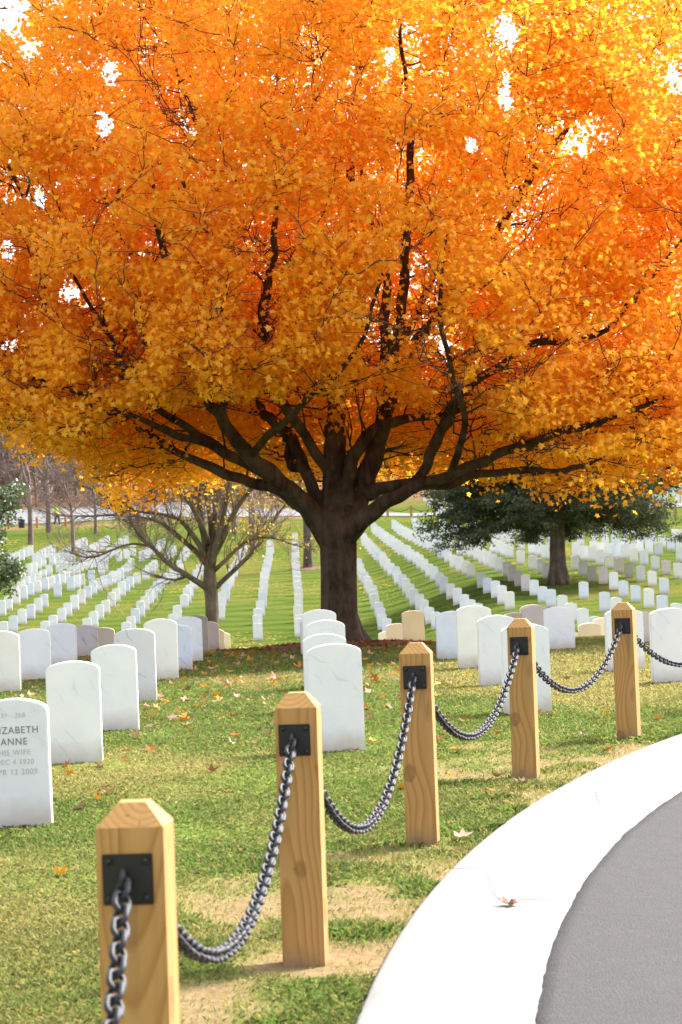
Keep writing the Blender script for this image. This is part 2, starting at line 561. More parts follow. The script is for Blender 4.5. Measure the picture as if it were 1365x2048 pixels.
litter = np.clip(ss(196, 222, GY) * (1 - ss(10, 20, GX - (GY - 200) * .05)) + .9 * ss(181, 186, GY + 3 * (fbm(GX * .2, GY * .2, 4) - .5)) * (1 - ss(189, 194, GY)) * (GX < 4), 0, 1)
nx, ny = len(gx), len(gy)
idx = np.arange(nx * ny).reshape(ny, nx)
quads = np.stack([idx[:-1, :-1], idx[:-1, 1:], idx[1:, 1:], idx[1:, :-1]], -1).reshape(-1, 4)
lawn = mesh_np('lawn', np.stack([GX, GY, GZ], -1).reshape(-1, 3), [quads], M_LAWN, None, True, {'soil': soil.ravel(), 'litter': litter.ravel()})
tag(lawn, 'mown cemetery lawn running from the kerb over the far hillside', 'lawn', None, 'structure')


# ------------------------------------------------------------------ kerb, gutter, road
def kpt(t, r):
    return KC[0] - r * math.cos(t), KC[1] + r * math.sin(t)


T0, T1 = math.asin((-3 - KC[1]) / KR), math.radians(48)
prof = [(-.003, -.16), (-.003, .004), (.012, .016), (.10, .016), (.125, .010), (.14, -.008), (.158, -.075), (.172, -.094), (.20, -.099), (.24, -.100), (.62, -.112)]
grime = [1, .5, .15, 0, 0, .05, .35, .8, .45, 0, 0]
Vk, Fk, nk = [], [], 0
tj = math.atan2(9.35 - KC[1], KC[0] - .53)
dts = 3.1 / KR
t = tj - dts * math.ceil((tj - T0) / dts)
while t < T1:
    ts = np.linspace(t + .005 / KR, t + dts - .005 / KR, 22)
    pv = []
    for tt in ts:
        for o_, z_ in prof:
            x_, y_ = kpt(tt, KR - o_); pv.append((x_, y_, z_))
    pv = np.array(pv); a = np.arange(len(ts) * len(prof)).reshape(len(ts), len(prof)) + nk
    Vk.append(pv); Fk.append(np.stack([a[:-1, :-1], a[:-1, 1:], a[1:, 1:], a[1:, :-1]], -1).reshape(-1, 4))
    nk += len(pv); t += dts
kerb = mesh_np('kerb', np.concatenate(Vk), [np.concatenate(Fk)[:, ::-1]], M_CONC, None, True, {'grime': np.tile(grime, nk // len(grime))})
tag(kerb, 'pale curved concrete kerb and gutter beside the grey road', 'kerb', None, 'structure')

ts = np.arange(T0, T1, .012 / KR)
arc = ts * KR
edge = KR - .455 + .006 * (fbm(arc * 9, arc * 0 + .5, 5, 4) - .5) * 2 + .006 * (fbm(arc * 1.2, arc * 0 + 3.5, 6, 3) - .5) * 2
rows = []
for i, f in enumerate((0, .05, .2, .5, 1, 2, 4, 6.6)):
    r_ = edge - f if i else edge
    z_ = np.full(len(ts), -.1055 + (.002 if i == 0 else .006) + .02 * f / 6.6)
    rows.append(np.stack([KC[0] - r_ * np.cos(ts), KC[1] + r_ * np.sin(ts), z_], -1))
rows.insert(0, rows[0] - np.array([0, 0, .025]))
A = np.array(rows); a = np.arange(A.shape[0] * A.shape[1]).reshape(A.shape[:2])
road = mesh_np('road', A.reshape(-1, 3), [np.stack([a[:-1, :-1], a[:-1, 1:], a[1:, 1:], a[1:, :-1]], -1).reshape(-1, 4)], M_ASPH, None, True)
tag(road, 'grey asphalt road curving beside the kerb', 'road', None, 'structure')

# ------------------------------------------------------------------ far roads on the hillside
def strip(name, pts, width, mat, label, lift=.03):
    P = np.array(pts, float)
    s = np.linspace(0, len(P) - 1, 160)
    X = np.interp(s, np.arange(len(P)), P[:, 0]); Yc = np.interp(s, np.arange(len(P)), P[:, 1])
    R_ = []
    for k in np.linspace(0, 1, 9):
        yy = Yc + k * (width + 11 * ss(8, 15, -X))
        R_.append(np.stack([X, yy, terrain(X, yy) + lift], -1))
    A = np.array(R_); a = np.arange(A.shape[0] * A.shape[1]).reshape(A.shape[:2])
    o = mesh_np(name, A.reshape(-1, 3), [np.stack([a[:-1, :-1], a[:-1, 1:], a[1:, 1:], a[1:, :-1]], -1).reshape(-1, 4)], mat, None, True)
    tag(o, label, 'road', None, 'structure')


M_FROAD = mat_simple('pale far asphalt', (.13, .13, .14), .9, 0, .1, 1.5)  # one even pale grey, lighter than the near road's asphalt
strip('far_road', [(-60, 197), (-24, 196), (-14, 199), (0, 188), (5, 174), (12, 172), (60, 172)], 12, M_FROAD, 'pale far road crossing above the hillside of headstones', .05)

# ------------------------------------------------------------------ grass blades
def grass():
    n = 950000
    u = rng.random(n)
    Y = 4.6 * (34 / 4.6) ** u
    X = (rng.random(n) * 2 - 1) * (.148 * Y + .35)
    r = np.hypot(X - KC[0], Y - KC[1])
    keep = (r > KR + .004) | (r < KR - 7.4)
    tuft = fbm(X * 1.5, Y * 1.1, 41, 3)
    tuft2 = fbm(X * 4, Y * 3, 43, 3)
    d = dirt_mask(X, Y)
    keep &= rng.random(n) > d * .93
    nearp = np.full(n, 9.0)
    for (bx, by, *_ ) in POSTS:
        nearp = np.minimum(nearp, np.hypot(X - bx, Y - by))
    keep &= rng.random(n) > (nearp < .22) * .7
    keep &= np.hypot(X - TREE[0], (Y - TREE[1])) > 1.15
    X, Y, tuft, tuft2, d, r = X[keep], Y[keep], tuft[keep], tuft2[keep], d[keep], r[keep]
    m = len(X)
    Z = terrain(X, Y) - .012
    kerbside = np.exp(-np.clip(r - KR, 0, 5) / .5)
    big = .5 * ss(.55, .72, tuft2) * kerbside
    L = (.014 + .023 * rng.random(m)) * (.75 + .6 * tuft) * (1 + 1.1 * big) * np.clip(.75 + Y / 40, .8, 1.5)
    L = L * (1 - .45 * d)
    Wd = .0012 * np.clip(Y / 6.0, 1, 6) * (.7 + .6 * rng.random(m))
    th = rng.random(m) * 2 * np.pi; lean = .2 + .75 * rng.random(m)
    ux, uy = np.cos(th), np.sin(th)
    sx, sy = -uy, ux
    B = np.stack([X, Y, Z], -1)
    S = np.stack([sx, sy, 0 * sx], -1) * Wd[:, None]
    D1 = np.stack([ux * lean * .35, uy * lean * .35, np.ones(m) * .6], -1) * L[:, None]
    D2 = np.stack([ux * lean, uy * lean, np.ones(m) * (1.05 - .45 * lean)], -1) * L[:, None]
    V = np.stack([B - S, B + S, B + D1 + S * .8, B + D2, B + D1 - S * .8], 1)
    f = (np.arange(m) * 5)[:, None] + np.arange(5)[None, :]
    mid = fbm(X * .55 + 9, Y * .35, 51, 4)
    dry = np.clip(ss(.40, .66, mid) * .75 + .6 * (rng.random(m) < .24) + .55 * d - .8 * big, 0, 1)
    g = np.stack([.135 + .08 * rng.random(m), .205 + .09 * rng.random(m), .042 + .034 * rng.random(m)], -1)
    g *= (.8 + .5 * tuft2)[:, None]
    s_ = np.stack([.42 + .16 * rng.random(m), .355 + .13 * rng.random(m), .125 + .07 * rng.random(m)], -1)
    C = (g * (1 - dry)[:, None] + s_ * dry[:, None]) * .88
    C = np.repeat(np.concatenate([C, np.ones((m, 1))], 1), 5, 0)
    o = mesh_np('grass', V.reshape(-1, 3), [f], M_GRASS, None, True, {'Col': C})
    tag(o, 'short green and straw coloured grass of the cemetery lawn', 'grass', None, 'stuff')


# ------------------------------------------------------------------ fence posts and chain
TREE = at(681, 1287, 30.8)[:2]
POSTS = []
for px, py in ((612, 1925), (848, 1692), (1055, 1555), (1261, 1480)):
    d = ray(px, py); p = d * (-EYE / d[2]); POSTS.append((p[0] + .0, p[1] + .06))
p1 = at(279, 1980, 4.72)
POSTS.insert(0, (p1[0], p1[1]))
POSTS.insert(0, (POSTS[0][0] + .02, POSTS[0][1] - 2.75))
POSTS.append((POSTS[-1][0] + 1.05, POSTS[-1][1] + 2.15))
PH, PW = .81, .126


def make_post_mesh():
    bm = bmesh.new()
    h = PW / 2
    rings = [(h, -.25), (h, .02), (h, .40), (h, PH - .043), (.026, PH)]
    vs = [[bm.verts.new((sx * a, sy * a, z)) for sx, sy in ((-1, -1), (1, -1), (1, 1), (-1, 1))] for a, z in rings]
    for r0, r1 in zip(vs, vs[1:]):
        for i in range(4):
            bm.faces.new((r0[i], r0[(i + 1) % 4], r1[(i + 1) % 4], r1[i]))
    bm.faces.new(vs[-1]); bm.faces.new(vs[0][::-1])
    ed = [e for e in bm.edges if e.calc_face_angle(0) > .3]
    bmesh.ops.bevel(bm, geom=ed, offset=.0035, segments=2, affect='EDGES', profile=.6)
    me = bpy.data.meshes.new('post'); bmesh.ops.recalc_face_normals(bm, faces=bm.faces); bm.to_mesh(me); bm.free()
    me.materials.append(M_WOOD)
    return me


def make_plate_mesh():
    bm = bmesh.new()
    bmesh.ops.create_cube(bm, size=1)
    for v in bm.verts: v.co = Vector((v.co.x * .094, v.co.y * .006, v.co.z * .094))
    bmesh.ops.bevel(bm, geom=list(bm.edges), offset=.0015, segments=2, affect='EDGES')
    me = bpy.data.meshes.new('plate'); bm.to_mesh(me); bm.free(); me.materials.append(M_IRON)
    return me


def make_bolt_mesh():
    bm = bmesh.new()
    bmesh.ops.create_cone(bm, cap_ends=True, segments=6, radius1=.0085, radius2=.0075, depth=.007)
    bmesh.ops.create_uvsphere(bm, u_segments=10, v_segments=5, radius=.006, matrix=Matrix.Translation((0, 0, .003)))
    bmesh.ops.rotate(bm, verts=bm.verts, matrix=Matrix.Rotation(math.pi / 2, 3, 'X'))
    me = bpy.data.meshes.new('bolt'); bm.to_mesh(me); bm.free(); me.materials.append(M_IRON)
    return me


def torus_path_mesh(name, pts, r, k, mat):
    P = np.array(pts); n_ = len(P)
    V, F = [], []
    for i in range(n_):
        t = P[(i + 1) % n_] - P[i - 1]; t /= np.linalg.norm(t)
        up = np.array([0, 1.0, 0]); b_ = np.cross(t, up); b_ /= np.linalg.norm(b_)
        for j in range(k):
            a_ = 2 * math.pi * j / k
            V.append(P[i] + r * (math.cos(a_) * up + math.sin(a_) * b_))
    for i in range(n_):
        for j in range(k):
            F.append((i * k + j, i * k + (j + 1) % k, ((i + 1) % n_) * k + (j + 1) % k, ((i + 1) % n_) * k + j))
    me = bpy.data.meshes.new(name); me.from_pydata([tuple(v) for v in V], [], F)
    for p in me.polygons: p.use_smooth = True
    me.materials.append(mat); me.update()
    return me


LW, LL, LR = .0150, .0165, .0056        # link: half width and half straight length of the wire's centre line, wire radius
path = []
for i in range(9):
    a = math.pi * i / 8; path.append((LL * .5 + LW * math.sin(a), 0, LW * math.cos(a)))
for i in range(9):
    a = math.pi + math.pi * i / 8; path.append((-LL * .5 + LW * math.sin(a), 0, LW * math.cos(a)))
ME_LINK = torus_path_mesh('link', path, LR, 8, M_CHAIN)
PITCH_L = LL + 2 * LW - 2 * LR + .0006
ME_POST, ME_PLATE, ME_BOLT = make_post_mesh(), make_plate_mesh(), make_bolt_mesh()
eye = [(.013 * math.cos(a), 0, .013 * math.sin(a)) for a in np.linspace(0, 2 * math.pi, 17)[:-1]]
ME_EYE = torus_path_mesh('eye_bolt', eye, .0055, 8, M_CHAIN)

chain_ends = []
post_labels = [
    'wooden chain post nearest the camera, mostly outside the lower left',
    'large pine post in the near corner with a broad swirling grain and black chain plate',
    'tall pine post with straight cathedral grain standing right of the nearest post',
    'pine post with a round knot halfway up, standing before the pinkish headstone',
    'pine post with a knot near its foot, in front of veined white headstones',
    'smallest pine post of the fence, standing where the kerb bends away',
    'pine chain post farther along the kerb beyond the bend',
]
for i, (x, y) in enumerate(POSTS):
    a0 = np.array(POSTS[max(i - 1, 0)]); a1 = np.array(POSTS[min(i + 1, len(POSTS) - 1)])
    dv = a1 - a0; rz = -math.atan2(dv[0], dv[1]) * .75 + (-.045, -.05, .0, .02, .0, .03, 0)[i]
    rz = -rz if False else rz
    z0 = float(terrain(x, y)) - (.0, .031, .01, -.008, .0, .0, 0)[i]
    p = thing('chain_post', post_labels[i], 'post', (x, y, z0), rz, 'wooden chain fence posts along the kerb')
    b_ = new_obj('post', ME_POST, None, p)
    b_.rotation_euler = (random.uniform(-.006, .006), random.uniform(-.006, .006), 0)
    for s in (-1, 1):
        pl = new_obj('chain_plate', ME_PLATE, None, p)
        pl.location = (-.002, s * (PW / 2 + .0032), .672)
        for bx, bz in ((-.034, .034), (.034, .034), (.034, -.034), (-.034, -.034)):
            bo = new_obj('bolt', ME_BOLT, None, pl); bo.location = (bx, s * .0055, bz)
            if s > 0: bo.rotation_euler = (0, 0, math.pi)
        e_ = new_obj('eye_bolt', ME_EYE, None, pl)
        e_.location = (-.006, s * .014, .004); e_.rotation_euler = (0, math.pi / 2, math.pi / 2)
    c, s_ = math.cos(rz), math.sin(rz)
    def tow(v): return np.array([x + v[0] * c - v[1] * s_, y + v[0] * s_ + v[1] * c, z0 + v[2]])
    chain_ends.append((tow((-.008, -(PW / 2 + .022), .668)), tow((-.008, PW / 2 + .022, .668))))

sags = [.40, .35, .43, .345, .31, .30]
chain_labels = [
    'dark steel chain hanging across the swirl-grained nearest pine post towards the camera',
    'longest dark steel chain, sagging between the two nearest pine posts',
    'dark steel chain sagging from the knotted pine post to the tall straight-grained post',
    'dark steel chain sagging in front of the veined white headstones',
    'dark steel chain leading up to the smallest pine post by the bend',
    'dark steel chain leaving the smallest pine post past the broad white headstone',
]
for i in range(len(POSTS) - 1):
    A_, B_ = chain_ends[i][1], chain_ends[i + 1][0]
    dh = B_[:2] - A_[:2]; Lh = np.linalg.norm(dh); dz = B_[2] - A_[2]
    s = np.linspace(0, 1, 801)
    # catenary of the wanted sag
    k = 1.0
    for _ in range(60):
        sg = (math.cosh(k) - 1) / math.sinh(k) * .5 * (1 / k) * 0 + (math.cosh(k) - 1) / (2 * k)
        k += .04 if sg * Lh < sags[i] else -.02
    zc = Lh * (np.cosh(k * (2 * s - 1)) - math.cosh(k)) / (2 * k)
    P = np.stack([A_[0] + dh[0] * s, A_[1] + dh[1] * s, A_[2] + dz * s + zc], -1)
    acc = np.concatenate([[0], np.cumsum(np.linalg.norm(np.diff(P, axis=0), axis=1))])
    nl = int(round(acc[-1] / PITCH_L))
    ch = thing('chain', chain_labels[i], 'chain', tuple(P[400]), 0, 'chains hanging between the fence posts')
    org = P[400]
    for j in range(nl):
        q = acc[-1] * (j + .5) / nl
        c0 = np.array([np.interp(q, acc, P[:, d_]) for d_ in range(3)])
        t_ = np.array([np.interp(q + .01, acc, P[:, d_]) - np.interp(q - .01, acc, P[:, d_]) for d_ in range(3)])
        t_ /= np.linalg.norm(t_)
        side = np.cross(t_, (0, 0, 1)); side /= np.linalg.norm(side); up = np.cross(side, t_)
        an = math.radians(45 if j % 2 else -45) + random.uniform(-.14, .14)
        y_ = side * math.cos(an) + up * math.sin(an); z_ = np.cross(t_, y_)
        lk = new_obj('link', ME_LINK, None, ch)
        mm = Matrix(((t_[0], y_[0], z_[0], c0[0] - org[0]), (t_[1], y_[1], z_[1], c0[1] - org[1]), (t_[2], y_[2], z_[2], c0[2] - org[2]), (0, 0, 0, 1)))
        lk.matrix_local = mm

# ------------------------------------------------------------------ headstones
def make_stone_mesh(h, w_=.33, th=.10, arch=.042, mat=None, seg=14, below=.15, bev=.006):
    bm = bmesh.new()
    pts = [(-w_ / 2, -below), (w_ / 2, -below), (w_ / 2, h - arch)]
    for i in range(1, seg):
        x = w_ / 2 - w_ * i / seg
        pts.append((x, h - arch + arch * (1 - (2 * x / w_) ** 2) ** .75 if abs(2 * x / w_) < 1 else h - arch))
    pts.append((-w_ / 2, h - arch))
    f0 = [bm.verts.new((x, -th / 2, z)) for x, z in pts]
    f1 = [bm.verts.new((x, th / 2, z)) for x, z in pts]
    bm.faces.new(f0); bm.faces.new(f1[::-1])
    n_ = len(pts)
    for i in range(n_):
        bm.faces.new((f0[i], f1[i], f1[(i + 1) % n_], f0[(i + 1) % n_]))
    bmesh.ops.recalc_face_normals(bm, faces=bm.faces)
    if bev:
        ed = [e for e in bm.edges if e.calc_face_angle(0) > .9 and min(v.co.z for v in e.verts) > -below + .01 or (e.calc_face_angle(0) > .9 and abs(e.verts[0].co.z - e.verts[1].co.z) > .2)]
        bmesh.ops.bevel(bm, geom=ed, offset=bev, segments=2, affect='EDGES')
    me = bpy.data.meshes.new('headstone'); bm.to_mesh(me); bm.free()
    if mat: me.materials.append(mat)
    return me


YAW = math.radians(1.8)
G_NEAR = 'white headstones standing in rows on the near lawn'
# left px, right px of the face, top px, distance, colour, label
NEAR = [
    (-38, 95, 1397, 11.55, 'pearl', 'grey-white headstone lettered with the name ELIZABETH ANNE, cut by the frame edge'),
    (92, 199, 1322, 14.96, 'white', 'broad clean white headstone directly behind the ELIZABETH ANNE stone'),
    (184, 271, 1289, 17.4, 'white', 'faintly veined white headstone, third in the row behind the ELIZABETH ANNE stone'),
    (228, 309, 1257, 20.4, 'grey', 'grey streaked headstone with a brown stained foot, fourth behind the ELIZABETH ANNE stone'),
    (287, 353, 1237, 23.6, 'warm', 'tall cream white headstone in front of the narrow bluish one'),
    (322, 380, 1249, 25.2, 'blue', 'narrow bluish headstone peeping out right of the tall cream white stone'),
    (346, 403, 1233, 27.2, 'white', 'white headstone rising behind the narrow bluish stone'),
    (366, 415, 1230, 31.5, 'dull', 'brownish grey headstone at the foot of the bare tree'),
    (388, 437, 1243, 33, 'beige', 'beige headstone just right of the bare tree foot'),
    (404, 449, 1260, 35.5, 'beige', 'thin strip of beige headstone, second from the row end by the bare tree'),
    (420, 461, 1292, 37.5, 'warm', 'low pale stone ending the row right of the bare tree'),
    (-30, 37, 1262, 22.6, 'warm', 'cream headstone at the frame edge behind the ELIZABETH ANNE stone'),
    (36, 99, 1257, 24.6, 'white', 'white headstone with faint smudges, second from the frame edge in the back rank'),
    (94, 152, 1246, 27.4, 'white', 'plain white headstone left of the grey streaky one in the back rank'),
    (146, 193, 1250, 31, 'grey', 'grey streaky headstone between a white and a beige one in the back rank'),
    (184, 228, 1255, 34, 'beige', 'beige headstone right of the grey streaky one in the back rank'),
    (191, 232, 1273, 38, 'warm', 'sliver of pale stone showing beside the beige back rank headstone'),
    (614, 723, 1287, 15.06, 'white', 'large bright white headstone between the two middle posts, front of the maple row'),
    (605, 692, 1267, 18.4, 'white', 'white headstone second in the row leading to the maple trunk'),
    (613, 690, 1240, 21.2, 'white', 'white headstone third in the row leading to the maple trunk'),
    (604, 672, 1219, 24.4, 'white', 'rearmost white headstone of the row before the maple trunk'),
    (600, 657, 1236, 27.8, 'beige', 'sliver of pinkish headstone behind the row before the maple trunk'),
    (1001, 1096, 1247, 17.5, 'white', 'white headstone half hidden by the pine post with a knotted foot'),
    (954, 1033, 1230, 20.7, 'white', 'white headstone with dark diagonal veins near its foot'),
    (912, 982, 1211, 23.4, 'warm', 'tall cream white headstone left of the dark-veined stone'),
    (871, 936, 1222, 25.3, 'blue', 'bluish white headstone tucked behind the tall cream stone'),
    (804, 848, 1221, 36.5, 'beige', 'pinkish headstone rising straight behind the knotted pine post'),
    (772, 815, 1247, 38.5, 'beige', 'low pinkish headstone peeping out left of the pinkish one behind the knotted post'),
    (757, 798, 1268, 40.5, 'white', 'low white headstone at the rim of the mulch right of the maple'),
    (1299, 1382, 1216, 20.3, 'white', 'broad white headstone right of the smallest pine post, cut by the frame edge'),
    (1209, 1284, 1217, 22.3, 'white', 'white headstone mostly hidden behind the smallest pine post'),
    (1247, 1305, 1222, 28.0, 'beige', 'pale pinkish headstone squeezed between the smallest post and the broad white stone'),
    (1085, 1147, 1213, 26.8, 'white', 'tall white headstone standing clear between the two farther pine posts'),
    (1043, 1101, 1212, 29.0, 'beige', 'pinkish grey headstone directly left of the tall clear white stone'),
    (1005, 1057, 1225, 32.5, 'beige', 'low beige headstone top showing behind the post with the knotted foot'),
    (1157, 1201, 1246, 38.0, 'beige', 'small pinkish headstone between the tall clear white stone and the smallest post'),
    (1112, 1156, 1268, 38.0, 'warm', 'sliver of pale stone right of the tall clear white headstone'),
    (1040, 1090, 1209, 33.0, 'white', 'white headstone edge above the pinkish grey stone'),
    (1186, 1228, 1235, 40.0, 'warm', 'thin pale headstone edge left of the smallest pine post'),
]
ME_NEAR = {}
near_roots = []
for xl, xr, yt, Y, colr, lab in NEAR:
    xc = (xl + xr) / 2
    top = at(xc, yt, Y)
    z0 = float(terrain(top[0], Y))
    h = max(.34, float(top[2]) - z0)
    wid = min(.345, max(.31, (xr - xl) / FPX * Y))
    me = make_stone_mesh(h, wid, .102, .04 + .01 * random.random(), STONES[colr], 16, .25)
    o = new_obj('headstone', me)
    o.location = (top[0], Y, z0)
    o.rotation_euler = (random.uniform(-.008, .008), random.uniform(-.006, .006), YAW + random.uniform(-.012, .012))
    tag(o, lab, 'headstone', G_NEAR)
    near_roots.append(o)

# the lettering cut in the nearest stone
M_INK = mat_simple('weathered dark lettering', (.20, .17, .155), .8, 0, .25, 40)
M_INKF = mat_simple('faint cut lettering', (.47, .45, .455), .8, 0, .2, 40)


def lettering(stone, lines, mat, name):
    V = []; F = []; off = 0
    deps = None
    for txt, x, z, size in lines:
        cu = bpy.data.curves.new('t', 'FONT'); cu.body = txt; cu.size = size; cu.align_x = 'CENTER'; cu.extrude = .0012; cu.space_character = 1.12
        to = bpy.data.objects.new('t', cu); COL.objects.link(to)
        deps = bpy.context.evaluated_depsgraph_get(); deps.update()
        me = bpy.data.meshes.new_from_object(to.evaluated_get(deps))
        for v in me.vertices: V.append((v.co.x * .93 + x, -.0515 - v.co.z, v.co.y + z))
        for p in me.polygons: F.append(tuple(i + off for i in p.vertices))
        off = len(V)
        bpy.data.objects.remove(to); bpy.data.curves.remove(cu); bpy.data.meshes.remove(me)
    me = bpy.data.meshes.new(name); me.from_pydata(V, [], F)
    o = new_obj(name, me, mat, stone)
    return o


st = near_roots[0]
lettering(st, [('ELIZABETH', .0, .430, .045), ('ANNE', .0, .378, .045)], M_INK, 'lettering')
lettering(st, [('31   368', .0, .502, .032), ('HIS WIFE', .0, .332, .036), ('DEC 4 1920', .0, .290, .034), ('APR 12 2009', .0, .243, .037)], M_INKF, 'lettering')

# ---- the hillside rows (each entry: row name, list of stone-top pixels; a run (x0,y0,x1,y1,n) is spaced evenly on the ground)
FAR = [
    ('row just left of the maple trunk', [(598, 1240, 590, 1066, 21)]),
    ('second row left of the maple trunk', [(485.0, 1298), (514, 1246, 541, 1080, 18)]),
    ('third row left of the maple trunk', [(440, 1209, 455, 1154, 6), (458, 1148, 489, 1083, 10)]),
    ('fourth row left of the maple trunk', [(346, 1229), (354, 1212), (368, 1187), (374, 1177), (379, 1167), (387, 1152), (393, 1140), (400, 1128), (408, 1117), (416, 1106), (424, 1096), (430, 1088)]),
    ('fifth row left of the maple trunk', [(252, 1246), (262, 1232), (271, 1217), (281, 1204), (290, 1192), (299, 1181), (307, 1172), (314, 1160), (322, 1152), (327, 1146), (339, 1142), (346, 1136), (353, 1130), (357, 1125), (360, 1120), (366, 1100), (372, 1094), (377, 1088)]),
    ('sixth row left of the maple trunk', [(174, 1238), (187, 1223), (199, 1209), (211, 1198), (223, 1186), (232, 1176), (243, 1165), (252, 1157), (260, 1150), (274, 1143), (291, 1135), (297, 1130), (304, 1125), (309, 1120), (333, 1100), (340, 1095), (347, 1090)]),
    ('seventh row left of the maple trunk', [(90, 1240), (106, 1228), (123, 1214), (135, 1203), (149, 1191), (162, 1181), (175, 1170), (186, 1162), (197, 1155), (208, 1151), (217, 1147), (225, 1143), (234, 1140), (241, 1136), (250, 1130), (256, 1125), (262, 1116), (282, 1101, 326, 1077, 8)]),
    ('eighth row left of the maple trunk', [(7, 1245), (26, 1233), (44, 1218), (61, 1208), (76, 1196), (88, 1186), (115, 1167), (141, 1155), (153, 1151), (163, 1147), (183, 1140), (202, 1129), (210, 1121), (238, 1101), (253, 1096), (266, 1090)]),
    ('ninth row left of the maple trunk', [(3, 1202), (16, 1192), (32, 1181), (47, 1172), (60, 1165), (75, 1160), (90, 1155), (102, 1152), (113, 1149), (124, 1144), (133, 1141), (142, 1133), (154, 1125), (160, 1119), (169, 1117), (178, 1115), (186, 1112), (195, 1108), (204, 1104), (211, 1101), (219, 1095), (227, 1090), (235, 1085), (240, 1076), (252, 1071)]),
    ('tenth row left of the maple trunk', [(30, 1170), (42, 1160), (53, 1154), (64, 1148), (76, 1145), (86, 1139), (98, 1130), (118, 1121), (128, 1116), (137, 1111), (145, 1106), (165, 1098, 215, 1071, 9)]),
    ('eleventh row left of the maple trunk', [(38, 1133), (58, 1127), (68, 1124), (77, 1115), (86, 1111), (104, 1108), (113, 1105), (122, 1101), (131, 1096), (139, 1091), (153, 1081), (161, 1078), (169, 1075)]),
    ('topmost row at the left edge of the hillside', [(12, 1110), (23, 1106), (33, 1103), (43, 1099), (52, 1094), (61, 1091), (70, 1106), (79, 1102), (85, 1098), (92, 1095), (99, 1092), (105, 1089)]),
    ('row just right of the maple trunk', [(779, 1247, 716, 1115, 15)]),
    ('second row right of the maple trunk', [(871, 1222, 726, 1066, 22)]),
    ('third row right of the maple trunk', [(957, 1204, 747, 1045, 26)]),
    ('fourth row right of the maple trunk', [(1019, 1183), (1004, 1173), (991, 1161), (975, 1153), (963, 1143), (942, 1125), (932, 1119), (919, 1114), (907, 1108), (895, 1097, 788, 1039, 16)]),
    ('fifth row right of the maple trunk', [(1190, 1236), (1166, 1219), (1143, 1203), (1125, 1190), (1102, 1178), (1085, 1170), (1068, 1157), (1051, 1149), (1037, 1140), (1024, 1131), (1013, 1122), (998, 1115), (986, 1109), (975, 1104), (965, 1099), (954, 1092), (942, 1087), (932, 1084), (920, 1082), (902, 1074, 829, 1036, 15)]),
    ('sixth row right of the maple trunk', [(1232, 1197), (1209, 1186), (1167, 1163), (1093, 1125), (1082, 1117), (1066, 1110), (1041, 1100), (1019, 1088), (1008, 1084), (998, 1080), (986, 1078), (960, 1068, 880, 1038, 10)]),
    ('seventh row right of the maple trunk', [(1353, 1206), (1324, 1190), (1297, 1179), (1271, 1168), (1247, 1159), (1227, 1146), (1206, 1135), (1184, 1130), (1166, 1121), (1150, 1111), (1091, 1090), (1077, 1084), (1064, 1081), (1040, 1072, 940, 1040, 8)]),
    ('eighth row right of the maple trunk', [(1328, 1153), (1304, 1139), (1281, 1131), (1258, 1124), (1238, 1116), (1219, 1107), (1200, 1101), (1184, 1093), (1168, 1091), (1152, 1086), (1100, 1068, 1010, 1042, 6)]),
    ('ninth row right of the maple trunk', [(1355, 1125), (1332, 1118), (1310, 1110), (1288, 1101), (1268, 1096), (1250, 1089), (1233, 1088), (1217, 1084), (1202, 1083), (1188, 1080), (1160, 1066, 1080, 1045, 5)]),
    ('tenth row right of the maple trunk', [(1360, 1094), (1317, 1083), (1298, 1081), (1279, 1078), (1262, 1080), (1246, 1076), (1230, 1070), (1210, 1064), (1190, 1058)]),
    ('highest near row at the right edge of the hillside', [(1360, 1076), (1342, 1073), (1324, 1068), (1305, 1064), (1288, 1061), (1350, 1058), (1362, 1060), (1270, 1052), (1250, 1050), (1230, 1047), (1205, 1043)]),
]
TINT_OR_SHADE = {(1024, 1131): 'beige', (1037, 1140): 'dull', (1051, 1149): 'beige', (963, 1143): 'grey', (1206, 1135): 'beige', (1184, 1130): 'dull', (1166, 1121): 'grey', (1258, 1124): 'dull', (1238, 1116): 'beige',  # beige, grey and dull entries by the cedar put its shade into stone colour
        (1317, 1083): 'grey', (1281, 1131): 'grey', (1332, 1118): 'beige', (1167, 1163): 'blue', (1209, 1186): 'blue', (1085, 1170): 'blue', (1288, 1061): 'grey', (271, 1217): 'blue', (183, 1140): 'blue', (141, 1155): 'blue', (1304, 1139): 'warm', (1328, 1153): 'blue'}
ORD = ['front', 'second', 'third', 'fourth', 'fifth', 'sixth', 'seventh', 'eighth', 'ninth', 'tenth', 'eleventh', 'twelfth', 'thirteenth', 'fourteenth', 'fifteenth', 'sixteenth', 'seventeenth', 'eighteenth', 'nineteenth', 'twentieth', 'twenty-first', 'twenty-second', 'twenty-third', 'twenty-fourth', 'twenty-fifth', 'twenty-sixth', 'twenty-seventh', 'twenty-eighth', 'twenty-ninth', 'thirtieth']
SH = .60
farlist = []
for row, items in FAR:
    pts = []
    for it in items:
        if len(it) == 2:
            p = hit(it[0], it[1], SH, 60, 182)
            if p is not None: pts.append((p[0], p[1], TINT_OR_SHADE.get((int(it[0]), int(it[1])))))
        else:
            a = hit(it[0], it[1], SH, 60, 182); b = hit(it[2], it[3], SH, 60, 182)
            if a is None or b is None: continue
            for k in range(it[4]):
                f = k / max(1, it[4] - 1)
                pts.append((a[0] + (b[0] - a[0]) * f + rng.normal(0, .03), a[1] + (b[1] - a[1]) * f + rng.normal(0, .12), None))
    pts.sort(key=lambda q: q[1])
    for j, (x, y, c) in enumerate(pts):
        farlist.append((y, x, row, j, c))
farlist.sort()
